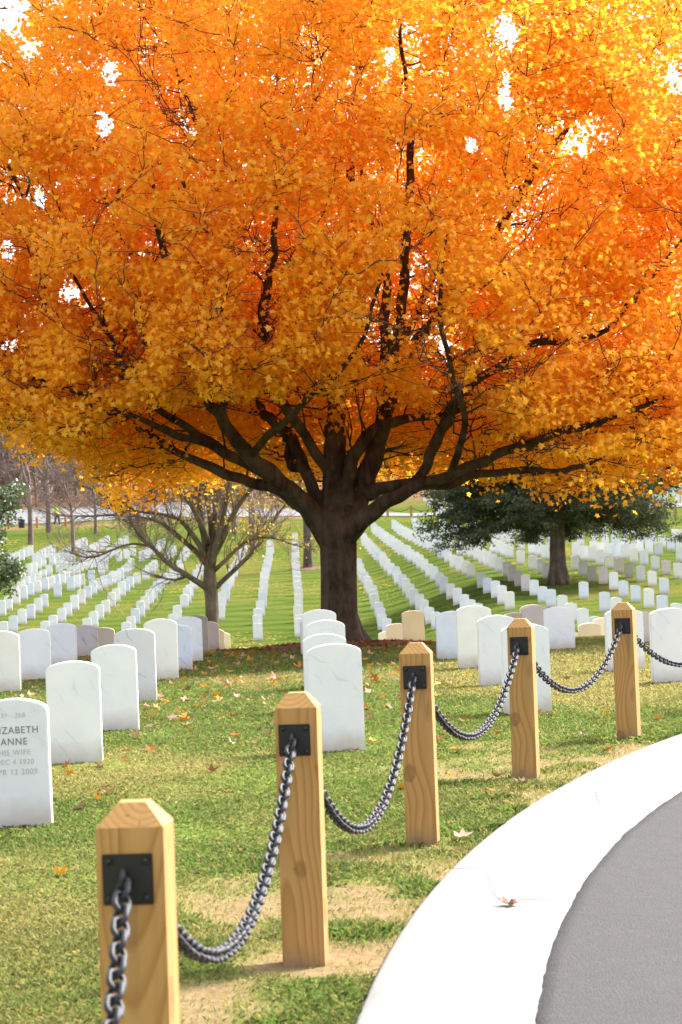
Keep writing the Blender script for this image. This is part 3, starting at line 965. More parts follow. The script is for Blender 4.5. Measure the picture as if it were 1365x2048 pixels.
COLW = {'pearl': 'pearl grey', 'white': 'white', 'warm': 'cream white', 'blue': 'bluish', 'grey': 'grey', 'beige': 'beige', 'dull': 'brownish grey'}
ME_FAR = {}
for cname in STONES:
    for v in range(3):
        ME_FAR[cname, v] = make_stone_mesh(.56 + .04 * v, .33, .10, .04, STONES[cname], 10, .25, 0)
N_SOLO = 300 - len(NEAR)
rest = []
for i, (y, x, row, j, c) in enumerate(farlist):
    if c is None:
        c = rng.choice(['white', 'white', 'white', 'warm', 'blue', 'white'])
    v = int(rng.integers(0, 3)); z = float(terrain(x, y))
    yaw = YAW + rng.normal(0, .02); ti = rng.normal(0, .012, 2)
    if i < N_SOLO:
        o = new_obj('headstone', ME_FAR[c, v])
        o.location = (x, y, z); o.rotation_euler = (ti[0], ti[1], yaw)
        tag(o, f'{COLW[c]} headstone, {ORD[j]} in the {row}', 'headstone', 'small headstones in rows on the far hillside')
    else:
        rest.append((x, y, z, c, v, yaw))
for k in range(150):                      # rows beyond the far road, seen between the cedar boughs
    x = rng.uniform(7, 30); x = round(x / 1.5) * 1.5; y = 184 + 2.9 * int(rng.integers(0, 9))
    rest.append((x - .02 * y + 3.6, y + rng.normal(0, .1), float(terrain(x, y)), 'white', 1, YAW))
base_v = np.array([v.co for v in ME_FAR['white', 1].vertices])
base_p = [np.array(p.vertices) for p in ME_FAR['white', 1].polygons]
V, F = [], []
for i, (x, y, z, c, v, yaw) in enumerate(rest):
    ca, sa = math.cos(yaw), math.sin(yaw)
    q = base_v @ np.array([[ca, sa, 0], [-sa, ca, 0], [0, 0, 1]]) + np.array([x, y, z])
    F += [tuple(p + len(base_v) * i) for p in base_p]; V.append(q)
me = bpy.data.meshes.new('distant_headstones'); me.from_pydata(np.concatenate(V).tolist(), [], F)
o = new_obj('distant_headstones', me, STONES['white'])
tag(o, 'rows of tiny white headstones at the top of the hillside', 'headstones', None, 'stuff')

# ------------------------------------------------------------------ maple
tz = float(terrain(*TREE))
TX, TY = TREE


def limb(pts):
    """pts: (px, py, depth offset from the trunk, radius in px)"""
    P = np.array([at(a, b, TY + c) for a, b, c, d in pts]); R = np.array([d * (.83 if d > 12 and b < 1060 else 1.12 if d < 11 else 1.0) * (TY + c) / FPX for a, b, c, d in pts])
    return P, R


LIMBS = [
    [(681, 1300, 0, 50), (681, 1272, 0, 43), (679, 1235, 0, 38), (678, 1150, 0, 37), (677, 1085, 0, 38), (675, 1040, 0, 40), (672, 1000, .05, 34), (670, 950, .1, 30), (670, 880, .2, 27), (672, 830, .3, 23), (680, 760, .4, 19), (694, 640, .4, 15), (705, 480, .5, 11), (700, 300, .5, 8), (720, 120, .5, 5), (730, -60, .5, 3)],
    [(660, 1075, -.05, 28), (622, 1022, -.15, 26), (585, 985, -.3, 22), (545, 950, -.5, 21), (500, 912, -.7, 19), (465, 870, -.9, 17), (440, 830, -1.0, 15), (412, 790, -1.1, 12), (380, 700, -1.3, 10), (350, 560, -1.5, 8), (320, 480, -1.6, 6), (300, 330, -1.7, 4)],
    [(622, 1028, -.1, 22), (580, 992, .0, 18), (540, 972, .1, 16), (490, 962, .2, 13), (440, 942, .3, 10), (385, 918, .4, 8), (300, 872, .5, 6), (248, 828, .6, 4), (170, 760, .8, 3)],
    [(600, 1000, -.1, 17), (555, 962, -.1, 15), (490, 925, -.3, 12), (430, 893, -.4, 10), (380, 858, -.5, 8), (330, 828, -.7, 6.5), (290, 790, -.8, 6), (247, 735, -1.0, 5), (215, 660, -1.1, 4), (150, 560, -1.3, 3), (120, 460, -1.5, 2)],
    [(430, 893, -.4, 9), (350, 868, -.9, 7), (280, 838, -1.2, 5), (200, 800, -1.6, 4), (110, 770, -2.0, 3), (20, 740, -2.2, 2)],
    [(652, 1030, .05, 20), (625, 975, .2, 16), (605, 925, .3, 14), (585, 880, .45, 12), (545, 840, .6, 11), (520, 815, .8, 9), (500, 700, 1.0, 8), (470, 560, 1.2, 6), (440, 400, 1.3, 5), (405, 270, 1.3, 4.5), (370, 190, 1.3, 3), (330, 60, 1.3, 2)],
    [(612, 940, .3, 9), (582, 932, .4, 8), (576, 900, .5, 6), (570, 860, .6, 5)],
    [(665, 960, .1, 15), (620, 885, -.2, 11), (560, 790, -.6, 11), (527, 655, -.9, 10), (532, 590, -1.0, 9), (548, 510, -1.1, 7), (550, 440, -1.2, 5), (560, 300, -1.3, 3.5), (580, 160, -1.3, 2)],
    [(692, 1010, -.05, 22), (696, 960, -.1, 18), (712, 905, -.15, 17), (745, 862, -.1, 14), (790, 842, .0, 10), (870, 832, .1, 6), (960, 810, .2, 4)],
    [(700, 1045, .05, 30), (722, 985, .1, 27), (742, 930, .15, 25), (762, 862, .2, 22), (778, 800, .25, 19), (792, 730, .2, 16), (800, 660, .1, 13), (808, 560, .0, 11), (812, 470, -.1, 9), (820, 360, -.2, 8), (822, 240, -.3, 6), (808, 130, -.4, 4), (795, 10, -.4, 3), (780, -120, -.4, 2)],
    [(778, 800, .25, 15), (772, 700, -.2, 12), (770, 620, -.5, 10), (775, 570, -.6, 8), (750, 480, -.8, 5), (720, 330, -1.0, 3)],
    [(795, 735, .2, 13), (850, 660, .5, 11), (900, 600, .7, 9), (950, 520, .8, 9), (990, 470, .8, 8.5), (1040, 390, .8, 8), (1090, 310, .8, 7), (1130, 262, .9, 5), (1180, 180, 1.0, 3), (1230, 90, 1.1, 2)],
    [(1040, 390, .8, 5), (1042, 330, .7, 4), (1080, 230, .6, 2)],
    [(690, 1070, -.1, 27), (738, 1028, -.3, 22), (785, 998, -.5, 18), (835, 972, -.7, 16), (900, 950, -.9, 13), (960, 925, -1.1, 11), (1010, 903, -1.3, 9), (1090, 875, -1.7, 7), (1180, 850, -2.1, 6), (1280, 815, -2.5, 4.5), (1380, 770, -2.8, 3)],
    [(735, 990, .0, 20), (775, 972, -.2, 15), (820, 968, -.3, 14), (850, 940, -.3, 13), (868, 890, -.3, 12), (895, 845, -.2, 9), (915, 800, -.1, 7), (940, 700, .1, 6), (1000, 620, .3, 5), (1080, 540, .5, 3.5), (1150, 430, .6, 2)],
    [(868, 890, -.3, 10), (920, 790, -.8, 9), (990, 740, -1.2, 8), (1060, 690, -1.6, 7), (1150, 680, -2.0, 6), (1210, 660, -2.3, 5), (1300, 560, -2.6, 3), (1370, 470, -2.8, 2)],
    [(830, 974, -.7, 13), (900, 966, -.5, 10), (960, 948, -.5, 8), (1040, 942, -.6, 7), (1120, 942, -.8, 6), (1165, 932, -.9, 4.5), (1205, 915, -1.0, 3), (1260, 880, -1.1, 2)],
    [(1010, 903, -1.3, 7), (1100, 890, -1.0, 6), (1190, 870, -.8, 5), (1290, 850, -.6, 4), (1400, 840, -.5, 3)],
    [(247, 735, -1.0, 4), (170, 720, -1.0, 3), (100, 640, -1.1, 3), (92, 560, -1.1, 2.5), (92, 480, -1.1, 2)],
    [(500, 912, -.7, 8), (560, 850, -2.0, 7), (640, 780, -2.9, 5), (720, 690, -3.4, 4), (760, 560, -3.6, 3)],
    [(440, 830, -1.0, 8), (470, 720, -2.2, 6), (440, 600, -3.0, 5), (400, 480, -3.3, 4), (360, 330, -3.3, 2.5)],
    [(900, 950, -.9, 8), (930, 850, -2.2, 6), (900, 730, -3.2, 5), (880, 600, -3.5, 4), (900, 430, -3.4, 2.5)],
    [(320, 640, -1.3, 6), (270, 520, -1.25, 4.5), (228, 440, -1.2, 4), (238, 380, -1.2, 3), (250, 300, -1.2, 2)], [(228, 440, -1.2, 3), (208, 385, -1.2, 2)], [(60, 480, .5, 4), (48, 400, .5, 4), (20, 340, .5, 3), (-10, 300, .5, 2)], [(48, 400, .5, 3), (70, 340, .5, 2), (92, 260, .5, 1.5)],
    [(672, 830, .3, 12), (640, 700, 1.6, 9), (600, 520, 2.6, 6), (580, 300, 3.0, 4)],
    [(762, 862, .2, 12), (800, 700, 1.8, 9), (880, 520, 2.8, 6), (920, 300, 3.0, 4)],
]
maple = thing('maple_tree', 'spreading maple tree with glowing orange autumn leaves and a dark forked trunk', 'tree', (0, 0, 0))
maple.location = (TX, TY, tz)
org = np.array([TX, TY, tz])
trunk = Tubes(); brn = Tubes()
nodes = []; nrad = []
for L in LIMBS:
    P, R = limb(L)
    P, R = smooth_path(P, R, 5)
    P = P + .012 * np.sin(np.arange(len(P))[:, None] * np.array([1.3, 1.7, .9])) * (R[:, None] < .14)
    for p, r in zip(P[3:], R[3:]):
        nodes.append(p); nrad.append(r)
    big = R > .045
    k = int(big.sum())
    if k > 2:
        trunk.add(P[:k] - org, R[:k], 14)
        if k < len(P): brn.add(P[k - 2:] - org, R[k - 2:], 8)
    else:
        brn.add(P - org, R, 8)
for a in (10, 75, 140, 200, 262, 318):     # root flare
    t_ = math.radians(a)
    d = np.array([math.cos(t_), math.sin(t_), 0])
    trunk.add(np.array([d * .10 + (0, 0, .42), d * .20 + (0, 0, .17), d * .36 + (0, 0, .02), d * .56 + (0, 0, -.10)]), [.13, .12, .085, .05], 10)
tr = trunk.build('trunk', M_BARK, maple)
rm = tr.modifiers.new('fuse', 'REMESH'); rm.mode = 'VOXEL'; rm.voxel_size = .022; rm.use_smooth_shade = True
sm = tr.modifiers.new('soften', 'SMOOTH'); sm.iterations = 4; sm.factor = .5

# crown: leaf sprays on twigs that grow from the limbs
nodes = np.array(nodes); nrad = np.array(nrad)


def zmin(X, Y):
    x = X - TX; y = Y - TY
    r = np.hypot(x, y)
    z = 2.05 + np.zeros_like(X)
    z = z + .75 * ss(2.4, 4.4, -x) - .08 * ss(.6, 2.5, x)
    front = ss(.9, -.9, y) if False else 1 - ss(-.9, .9, y)
    z = z + 1.05 * front * np.exp(-((x + .75) / 2.5) ** 4) + .25 * (1 - front) * np.exp(-(x / 1.75) ** 2)
    z = z + .55 * (fbm(X * 1.0, Y * .8, 61, 3) - .5) * 2 + .45 * (fbm(X * 3.1, Y * 2.2, 65, 2) - .5) * 2
    return z


def zmax(X, Y):
    r = np.hypot((X - TX - .2) / 6.1, (Y - TY) / 4.9)
    return 1.9 + 8.7 * np.sqrt(np.clip(1 - r ** 2.3, 0, 1)) + .9 * (fbm(X * .7, Y * .7, 71, 3) - .5) * 2


GAPS = [(at(222, 150, TY), .13, .20), (at(208, 250, TY), .14, .22), (at(1010, 185, TY), .11, .36), (at(942, 290, TY), .12, .14), (at(1015, 60, TY), .16, .28), (at(1352, 160, TY - 1), .14, .2),
        (at(80, 395, TY), .10, .18), (at(15, 500, TY), .14, .18), (at(60, 95, TY), .16, .14), (at(140, 585, TY), .16, .15), (at(890, 690, TY), .12, .08), (at(20, 690, TY), .15, .12), (at(18, 25, TY), .28, .36), (at(1165, 300, TY - .5), .08, .1), (at(780, 110, TY), .10, .14)]


def gap_keep(P, soft=.10):
    keep = np.ones(len(P), bool)
    n3 = rng.random(len(P))
    for c, rx, rz in GAPS:
        yy = (P[:, 1] - c[1]) / 3.6
        q = ((P[:, 0] - c[0] * (P[:, 1] / c[1])) / rx) ** 2 + ((P[:, 2] - EYE - (c[2] - EYE) * (P[:, 1] / c[1])) / rz) ** 2
        inside_ = (q < 1.3 - 1.0 * n3) & (np.abs(yy) < 1.6)
        keep &= ~(inside_ & (rng.random(len(P)) < .93))
    return keep


# hollows in the leaf mass where a limb shows: (px, py, limb's depth, half width px, half height px)
HOLLOWS = [(535, 600, -1.0, 26, 70), (550, 485, -1.1, 46, 40), (800, 610, .0, 46, 64), (812, 505, -.1, 22, 38), (818, 335, -.2, 30, 46), (770, 640, -.5, 34, 60), (1000, 460, .8, 28, 34), (1040, 392, .8, 36, 36),
           (1088, 315, .8, 34, 38), (1128, 265, .9, 22, 24), (396, 236, 1.3, 30, 34), (364, 186, 1.3, 28, 28), (330, 85, 1.3, 26, 40), (215, 622, -1.1, 24, 44), (183, 590, -1.2, 24, 36), (94, 585, -1.1, 20, 52),
           (92, 510, -1.1, 16, 30), (320, 488, -1.6, 38, 30), (228, 405, -1.2, 20, 34), (48, 360, .5, 44, 34), (872, 692, .5, 36, 34), (925, 610, .7, 24, 22), (1190, 680, -2.2, 38, 18), (1060, 690, -1.6, 30, 18),
           (803, 95, -.4, 22, 44), (630, 100, .5, 24, 34), (285, 690, -1.1, 40, 34), (245, 735, -1.0, 36, 30), (945, 740, .1, 24, 30), (905, 800, -.6, 30, 30), (1290, 815, -2.5, 36, 20), (1040, 935, -.5, 60, 14), (1150, 935, -.8, 50, 14), (745, 690, -.1, 24, 34), (440, 850, -.9, 56, 34), (390, 880, -.4, 46, 24), (330, 845, -.6, 42, 24), (275, 835, -.9, 30, 16), (545, 830, .5, 34, 26), (880, 890, -.3, 40, 46), (930, 850, -.3, 40, 20), (990, 905, -1.2, 60, 18), (1090, 875, -1.7, 56, 15), (1190, 850, -2.1, 50, 13), (1000, 735, -1.2, 36, 20), (860, 740, .3, 26, 26), (180, 780, -1.6, 30, 14), (90, 765, -2.0, 26, 10)]


def hollow_keep(P):
    keep = np.ones(len(P), bool)
    n3 = rng.random(len(P)); n4 = rng.random(len(P))
    for px, py, dep, a, b in HOLLOWS:
        c = at(px, py, TY + dep)
        f = FPX / (TY + dep); a = a * 1.25; b = b * 1.2
        q = ((P[:, 0] - c[0]) * f / a) ** 2 + ((P[:, 2] - c[2] - (P[:, 1] - c[1]) * (c[2] - EYE) / c[1]) * f / b) ** 2
        keep &= ~((q < 1.75 - .95 * n3) & (P[:, 1] < c[1] + .2) & (n4 < .95))
    return keep


cl = []
while len(cl) < 2900:
    a = rng.random() * 2 * np.pi; r = math.sqrt(rng.random())
    X = TX + .2 + r * 5.9 * math.cos(a); Y = TY + r * 4.8 * math.sin(a)
    lo = float(zmin(np.array([X]), np.array([Y]))[0]); hi = float(zmax(np.array([X]), np.array([Y]))[0])
    if hi < lo + .1: continue
    u = rng.random()
    sel = rng.random()
    if sel < .18: z = hi - .9 * u * u
    elif sel < .42: z = lo + 1.3 * u * u
    else: z = lo + (hi - lo) * u
    if z > 9.3 and rng.random() < .6: continue
    if (Y > TY + 2.6 or X > TX + 4.8) and rng.random() < .25: continue
    if z > 8.3 and rng.random() < .5: continue
    # hold the inner heart of the crown open, as shaded maples do
    e = math.hypot((X - TX) / 5.4, (Y - TY) / 4.8)
    if e < .4 and lo + 1.2 < z < hi - 2.2 and rng.random() < .4: continue
    cl.append((X, Y, z))
while len(cl) < 3050:                     # a closer screen of sprays on the far side of the crown
    X = TX + rng.uniform(-4.6, 4.6); Y = TY + rng.uniform(.8, 3.6); z = rng.uniform(3.0, 8.8)
    if z < float(zmax(np.array([X]), np.array([Y]))[0]): cl.append((X, Y, z))
cl = np.array(cl)
cl = cl[gap_keep(cl)]
order = np.argsort(np.hypot(cl[:, 0] - TX, cl[:, 1] - TY) * .6 + np.abs(cl[:, 2] - 3.0) * .8)
pool = [nodes]; poolr = [nrad]
NP_ = nodes; NR_ = nrad
extra = []; extra_r = []
leafP = []; leafA = []; leafC = []
for ci, i in enumerate(order):
    c = cl[i]
    if ci % 60 == 0 and extra:
        NP_ = np.vstack([NP_] + [np.array(extra)]); NR_ = np.concatenate([NR_, np.array(extra_r)]); extra = []; extra_r = []
    dv = c - NP_
    dist = np.linalg.norm(dv, axis=1)
    cost = dist + .9 * np.clip(-dv[:, 2] + .1, 0, 9) + 2.0 * (dist < .25)
    # prefer to branch outward
    outw = (dv[:, 0] * (NP_[:, 0] - TX) + dv[:, 1] * (NP_[:, 1] - TY))
    cost = cost + .5 * (outw < 0)
    j = int(np.argmin(cost))
    s, r0 = NP_[j], min(NR_[j] * .6, .016)
    mid = s + (c - s) * .5 + np.array([rng.normal(0, .06), rng.normal(0, .06), -.06 * dist[j] + rng.normal(0, .03)]) * min(1.5, dist[j])
    q = [s, s + (mid - s) * .5 + rng.normal(0, .03, 3), mid, mid + (c - mid) * .55 + rng.normal(0, .03, 3), c]
    rad = np.linspace(max(r0, .007), .0035, 5)
    brn.add(np.array(q) - org, rad, 5, cap=False)
    for p_, r_ in zip(q[1:-1], rad[1:-1]):
        extra.append(p_); extra_r.append(r_)
    # side twigs of the spray
    for k in range(3):
        e = c + np.array([rng.normal(0, .28), rng.normal(0, .28), rng.normal(.02, .14)])
        brn.add(np.array([q[3 - (k % 2)], (q[3] + e) / 2 + rng.normal(0, .03, 3), e]) - org, [.0045, .003, .002], 4, cap=False)
brn.build('branches', M_BARK, maple)

# leaves
NL = 215
m = len(cl) * NL
cc = np.repeat(cl, NL, 0)
sz_ = np.repeat(.26 + .20 * rng.random(len(cl)), NL)
off = rng.normal(0, 1, (m, 3)) * np.stack([sz_, sz_, sz_ * .36], -1)
P = cc + off
P[:, 2] -= .25 * (off[:, 0] ** 2 + off[:, 1] ** 2)
lo = zmin(P[:, 0], P[:, 1]); hi = zmax(P[:, 0], P[:, 1])
keep = (P[:, 2] > lo - .16 * rng.random(m)) & (rng.random(m) < .35 + .65 * ss(lo - .1, lo + .75, P[:, 2])) & (P[:, 2] < hi + .25)
keep &= gap_keep(P)
keep &= hollow_keep(P)
clump = fbm(P[:, 0] * 1.7 + P[:, 2] * .9, P[:, 2] * 1.9 + P[:, 1] * 1.1, 81, 3)
keep &= rng.random(m) < .35 + 1.6 * ss(.25, .5, clump)
P = P[keep]; clump = clump[keep]; m = len(P)
lobes = np.array([(0, -.30), (.38, -.32), (.28, -.06), (.62, .14), (.26, .24), (0, .66), (-.26, .24), (-.62, .14), (-.28, -.06), (-.38, -.32)])
size = .064 * (.7 + .6 * rng.random(m))
nrm = rng.normal(0, 1, (m, 3)) * np.array([.8, .8, .8]) + np.array([0, -.25, .75])
nrm /= np.linalg.norm(nrm, axis=1)[:, None]
down = np.stack([rng.normal(0, .7, m), rng.normal(0, .7, m), -np.ones(m)], -1)
v_ = -(down - nrm * (down * nrm).sum(1)[:, None]); v_ /= np.linalg.norm(v_, axis=1)[:, None]
u_ = np.cross(v_, nrm)
fold = rng.normal(.12, .16, m)
lx = lobes[:, 0][None, :] * np.ones(m)[:, None]; ly = lobes[:, 1][None, :] * np.ones(m)[:, None]
lz = np.abs(lx) * fold[:, None] - .25 * (ly - .1) ** 2
V = P[:, None, :] + size[:, None, None] * (lx[..., None] * u_[:, None, :] + ly[..., None] * v_[:, None, :] * -1 + lz[..., None] * nrm[:, None, :])
K = len(lobes)
# a fan about the leaf's heart keeps the lobes clean
V = np.concatenate([P[:, None, :], V], 1)
fan = np.array([(0, 1 + k, 1 + (k + 1) % K) for k in range(K)])
F = (np.arange(m) * (K + 1))[:, None, None] + fan[None, :, :]
hue = rng.random(m)
red = np.clip(ss(.52, .72, fbm(P[:, 0] * .8 + 5, P[:, 2] * .8 + P[:, 1] * .4, 91, 3)) * .6 + .35 * ss(2.6, 4.6, P[:, 0] - TX) + .30 * ss(3.2, 4.4, TX - P[:, 0]) * (P[:, 2] < 4) + rng.normal(0, .16, m), 0, 1)
yel = np.clip(rng.normal(.22, .22, m) + .3 * (clump - .5), 0, 1)
A = np.array([.89, .45, .011]); Bc = np.array([.90, .50, .018]); Cc = np.array([.87, .30, .012]); Dc = np.array([.55, .42, .03])
C = A[None, :] * np.ones((m, 1))
C = C + (Bc - A)[None, :] * yel[:, None]
C = C + (Cc - C) * (red * .5)[:, None]
gr = (hue < .008)
C[gr] = Dc
C *= (.86 + .2 * rng.random(m))[:, None]
C = np.clip(C, 0, .95)
C = np.repeat(np.concatenate([C, np.ones((m, 1))], 1), K + 1, 0)
mesh_np('crown', V.reshape(-1, 3) - org, [F.reshape(-1, 3)], M_MAPLE, maple, True, {'Col': C})
print('maple leaves', m)

# mulch ring
def mulch(name, cx, cy, r, h, label):
    A_ = np.linspace(0, 2 * np.pi, 97)[:-1]; Rr = np.linspace(0, 1, 26)
    V = []
    for f in Rr:
        for a in A_:
            rr_ = r * f * (1 + .10 * math.sin(a * 3 + 1) + .05 * math.sin(a * 7))
            x, y = cx + rr_ * math.cos(a), cy + rr_ * math.sin(a)
            V.append((x, y, float(terrain(x, y)) + h * (1 - f ** 3) + (.02 * rng.random() if f < .96 else -.03) ))
    V = np.array(V); a = np.arange(len(V)).reshape(26, 96)
    q = np.stack([a[:-1], np.roll(a[:-1], -1, 1), np.roll(a[1:], -1, 1), a[1:]], -1).reshape(-1, 4)
    o = mesh_np(name, V, [q], M_MULCH, None, True)
    tag(o, label, 'mulch bed', None, 'stuff')


mulch('mulch', TX - .05, TY + .05, 1.06, .07, 'low mound of reddish brown mulch round the maple trunk')

grass()


# ------------------------------------------------------------------ fallen leaves
def leaf_cards(P, size, tilt, cols, name, mat, label, cat, kind, flat=True):
    m = len(P)
    nrm = np.stack([rng.normal(0, tilt, m), rng.normal(0, tilt, m), np.ones(m)], -1); nrm /= np.linalg.norm(nrm, axis=1)[:, None]
    d = np.stack([rng.normal(0, 1, m), rng.normal(0, 1, m), rng.normal(0, .2, m)], -1)
    v_ = d - nrm * (d * nrm).sum(1)[:, None]; v_ /= np.linalg.norm(v_, axis=1)[:, None]
    u_ = np.cross(v_, nrm)
    cup = np.abs(rng.normal(.35, .3, m))
    lx = lobes[:, 0][None, :] * np.ones(m)[:, None]; ly = lobes[:, 1][None, :] * np.ones(m)[:, None]
    lz = (lx ** 2 + ly ** 2) * cup[:, None] * 1.3
    V = P[:, None, :] + size[:, None, None] * (lx[..., None] * u_[:, None] + ly[..., None] * v_[:, None] + lz[..., None] * nrm[:, None])
    V = np.concatenate([P[:, None], V], 1)
    F = (np.arange(m) * (K + 1))[:, None, None] + fan[None]
    C = np.repeat(np.concatenate([cols, np.ones((m, 1))], 1), K + 1, 0)
    o = mesh_np(name, V.reshape(-1, 3), [F.reshape(-1, 3)], mat, None, True, {'Col': C})
    return tag(o, label, cat, None, kind)


n_ = 2600
u = rng.random(n_)
Y = 8 + 27 * u ** .45
X = rng.uniform(-1, 1, n_) * (.145 * Y)
w_ = np.exp(-((X + .9) / 2.0) ** 2) * ss(9, 22, Y) + .12 + .5 * np.exp(-((Y - 30.5) / 2) ** 2)
r = np.hypot(X - KC[0], Y - KC[1])
k_ = (rng.random(n_) < w_ * .8) & (r > KR + .1) & ((X < 1.0) | (rng.random(n_) < .35))
X, Y = X[k_], Y[k_]
sp = [(345, 1440), (335, 1437), (352, 1444), (372, 1441), (378, 1380), (440, 1371), (456, 1424), (200, 1537), (195, 1603), (225, 1590), (300, 1455), (520, 1425), (438, 1363), (505, 1350), (545, 1365), (420, 1345), (160, 1622), (118, 1755), (600, 1880), (1320, 1440), (1165, 1308), (1190, 1311), (1155, 1304), (1205, 1306), (1125, 1312), (560, 1330), (585, 1320), (570, 1345), (530, 1340)]
G = []
for a, b in sp:
    d = ray(a, b); G.append((d * (-EYE / d[2]))[:2])
X = np.concatenate([X, np.array(G)[:, 0]]); Y = np.concatenate([Y, np.array(G)[:, 1]])
P = np.stack([X, Y, terrain(X, Y) + .016], -1)
m = len(P)
pal = np.array([(.62, .26, .03), (.50, .17, .03), (.58, .36, .16), (.30, .13, .06), (.40, .27, .17), (.70, .32, .02)])
fallen = leaf_cards(P, .078 * (.55 + .6 * rng.random(m)), .45, pal[rng.integers(0, 6, m)] * (.5 + .4 * rng.random((m, 1))), 'fallen_leaves', M_LITTER, 'scattered orange and brown maple leaves lying on the lawn', 'fallen leaves', 'stuff')
n2 = 700
a = rng.random(n2) * 2 * np.pi; q = np.sqrt(rng.random(n2)) * 1.5
X = TX + q * np.cos(a); Y = TY + q * np.sin(a)
P = np.stack([X, Y, terrain(X, Y) + .06 * (1 - np.clip(q / 1.15, 0, 1) ** 3) + .03], -1)
leaf_cards(P, .05 * (.5 + .7 * rng.random(n2)), .6, pal[rng.integers(0, 4, n2)] * np.array([.45, .35, .4]), 'fallen_leaves', M_LITTER, 'brown leaves lying on the mulch round the maple', 'fallen leaves', 'stuff')
# single leaves that stand out
for px, py, z, s, c, lab in ((1022, 1811, -.0985, .085, (.22, .11, .075), 'curled pinkish brown leaf lying in the concrete gutter'), (922, 1672, .03, .085, (.40, .26, .20), 'pale pinkish leaf lying on the grass right of the knotted pine post')):
    d = ray(px, py); p = d * ((z - EYE) / d[2]); p[2] = z + EYE if False else z
    leaf_cards(np.array([p]), np.array([s]), .1, np.array([c]), 'fallen_leaf', M_LITTER, lab, 'leaf', None)


# ------------------------------------------------------------------ bare trees
def bare(tb, p, d, L, r, depth, spread=.55, tips=None, k0=5, up=.12, jit=.10):
    n_ = 4
    pts = [p]; q = p.copy(); dd = d / np.linalg.norm(d)
    for i in range(n_):
        dd = dd + rng.normal(0, jit, 3) + np.array([0, 0, up * .3]); dd /= np.linalg.norm(dd)
        q = q + dd * L / n_; pts.append(q.copy())
    tb.add(np.array(pts), np.linspace(r, r * .62, n_ + 1), k0, cap=False)
    if depth == 0:
        if tips is not None: tips.append(q)
        return
    nc = 2 + int(rng.random() < .6)
    for c in range(nc):
        t = rng.uniform(.45, 1.0); b = pts[min(n_, int(t * n_) + (1 if c == 0 else 0))] if c else pts[-1]
        e = dd + rng.normal(0, spread, 3) + np.array([0, 0, up]); e /= np.linalg.norm(e)
        bare(tb, np.array(b), e, L * rng.uniform(.6, .85), r * (.62 if c == 0 else .5), depth - 1, spread, tips, max(3, k0 - 1), up, jit)


# the crab apple left of the maple
CY_ = 50.0
cb = at(424, 1300, CY_)
cz = float(terrain(cb[0], CY_))
crab = thing('bare_tree', 'bare grey-brown spreading tree with a few yellow leaves, left of the maple', 'tree', (cb[0], CY_, cz))
corg = np.array([cb[0], CY_, cz])
ct = Tubes(); ctw = Tubes(); tips = []
CL = [
    [(425, 1330, 0, 17), (425, 1245, 0, 14), (424, 1200, 0, 13.5), (421, 1165, 0, 14), (420, 1130, 0, 11.5), (424, 1090, 0, 8.5), (430, 1040, 0, 6), (434, 990, 0, 5), (440, 930, .1, 4), (430, 860, .1, 3)],
    [(418, 1180, 0, 8), (402, 1168, -.1, 6.5), (370, 1148, -.2, 5.5), (335, 1125, -.3, 5), (308, 1098, -.4, 4), (285, 1078, -.5, 3.5), (270, 1058, -.6, 2.5), (255, 1030, -.7, 1.5)],
    [(300, 1092, -.4, 2.5), (262, 1088, -.5, 2), (225, 1100, -.6, 2), (190, 1114, -.7, 1.7), (160, 1112, -.8, 1.3), (130, 1100, -.9, 1)],
    [(416, 1130, 0, 8), (395, 1105, .1, 6), (360, 1075, .2, 5), (330, 1050, .3, 4), (300, 1038, .4, 3), (240, 1030, .5, 2.5), (180, 1032, .6, 2), (120, 1030, .7, 1.3), (70, 1018, .8, 1)],
    [(414, 1115, 0, 7), (390, 1075, -.2, 5.5), (360, 1040, -.4, 4.5), (320, 1028, -.6, 3), (260, 1020, -.7, 2.6), (225, 1000, -.8, 2.3), (175, 975, -.9, 2), (150, 965, -1, 1.5), (115, 942, -1.1, 1)],
    [(418, 1100, 0, 7), (405, 1060, .3, 6), (392, 1010, .5, 4.5), (375, 960, .7, 3), (350, 900, .8, 2)],
    [(420, 1090, 0, 7), (398, 1040, -.4, 5), (370, 990, -.6, 4), (330, 950, -.8, 2.5), (290, 920, -.9, 1.6)],
    [(426, 1085, 0, 8), (440, 1040, .3, 6), (455, 990, .5, 5), (470, 930, .6, 3), (480, 880, .7, 2)],
    [(428, 1110, 0, 8), (446, 1075, -.3, 7), (462, 1040, -.4, 6), (485, 1000, -.6, 4.5), (515, 970, -.7, 3.5), (560, 945, -.8, 2.2), (600, 930, -.9, 1.3)],
    [(432, 1175, 0, 6), (448, 1160, .1, 5), (480, 1130, .2, 4.5), (510, 1100, .3, 4), (535, 1065, .4, 3.5), (555, 1030, .5, 2.8), (580, 1000, .6, 2)],
    [(430, 1140, 0, 5), (452, 1120, -.2, 4), (490, 1085, -.3, 3), (540, 1075, -.5, 2.2), (590, 1090, -.6, 1.4), (630, 1100, -.7, 1)],
    [(421, 1140, .1, 8), (412, 1095, .3, 7), (404, 1040, .5, 5.5), (398, 985, .6, 4), (396, 930, .6, 2.5)],
    [(424, 1130, -.1, 8), (434, 1085, -.3, 6.5), (448, 1030, -.5, 5), (458, 970, -.6, 3.5), (462, 910, -.6, 2)],
    [(424, 1075, 0, 6), (420, 1030, .2, 5), (412, 985, .3, 4), (405, 930, .3, 2.5)],
    [(380, 1150, -.2, 3), (350, 1160, -.2, 2), (310, 1150, -.3, 1.3)],
]
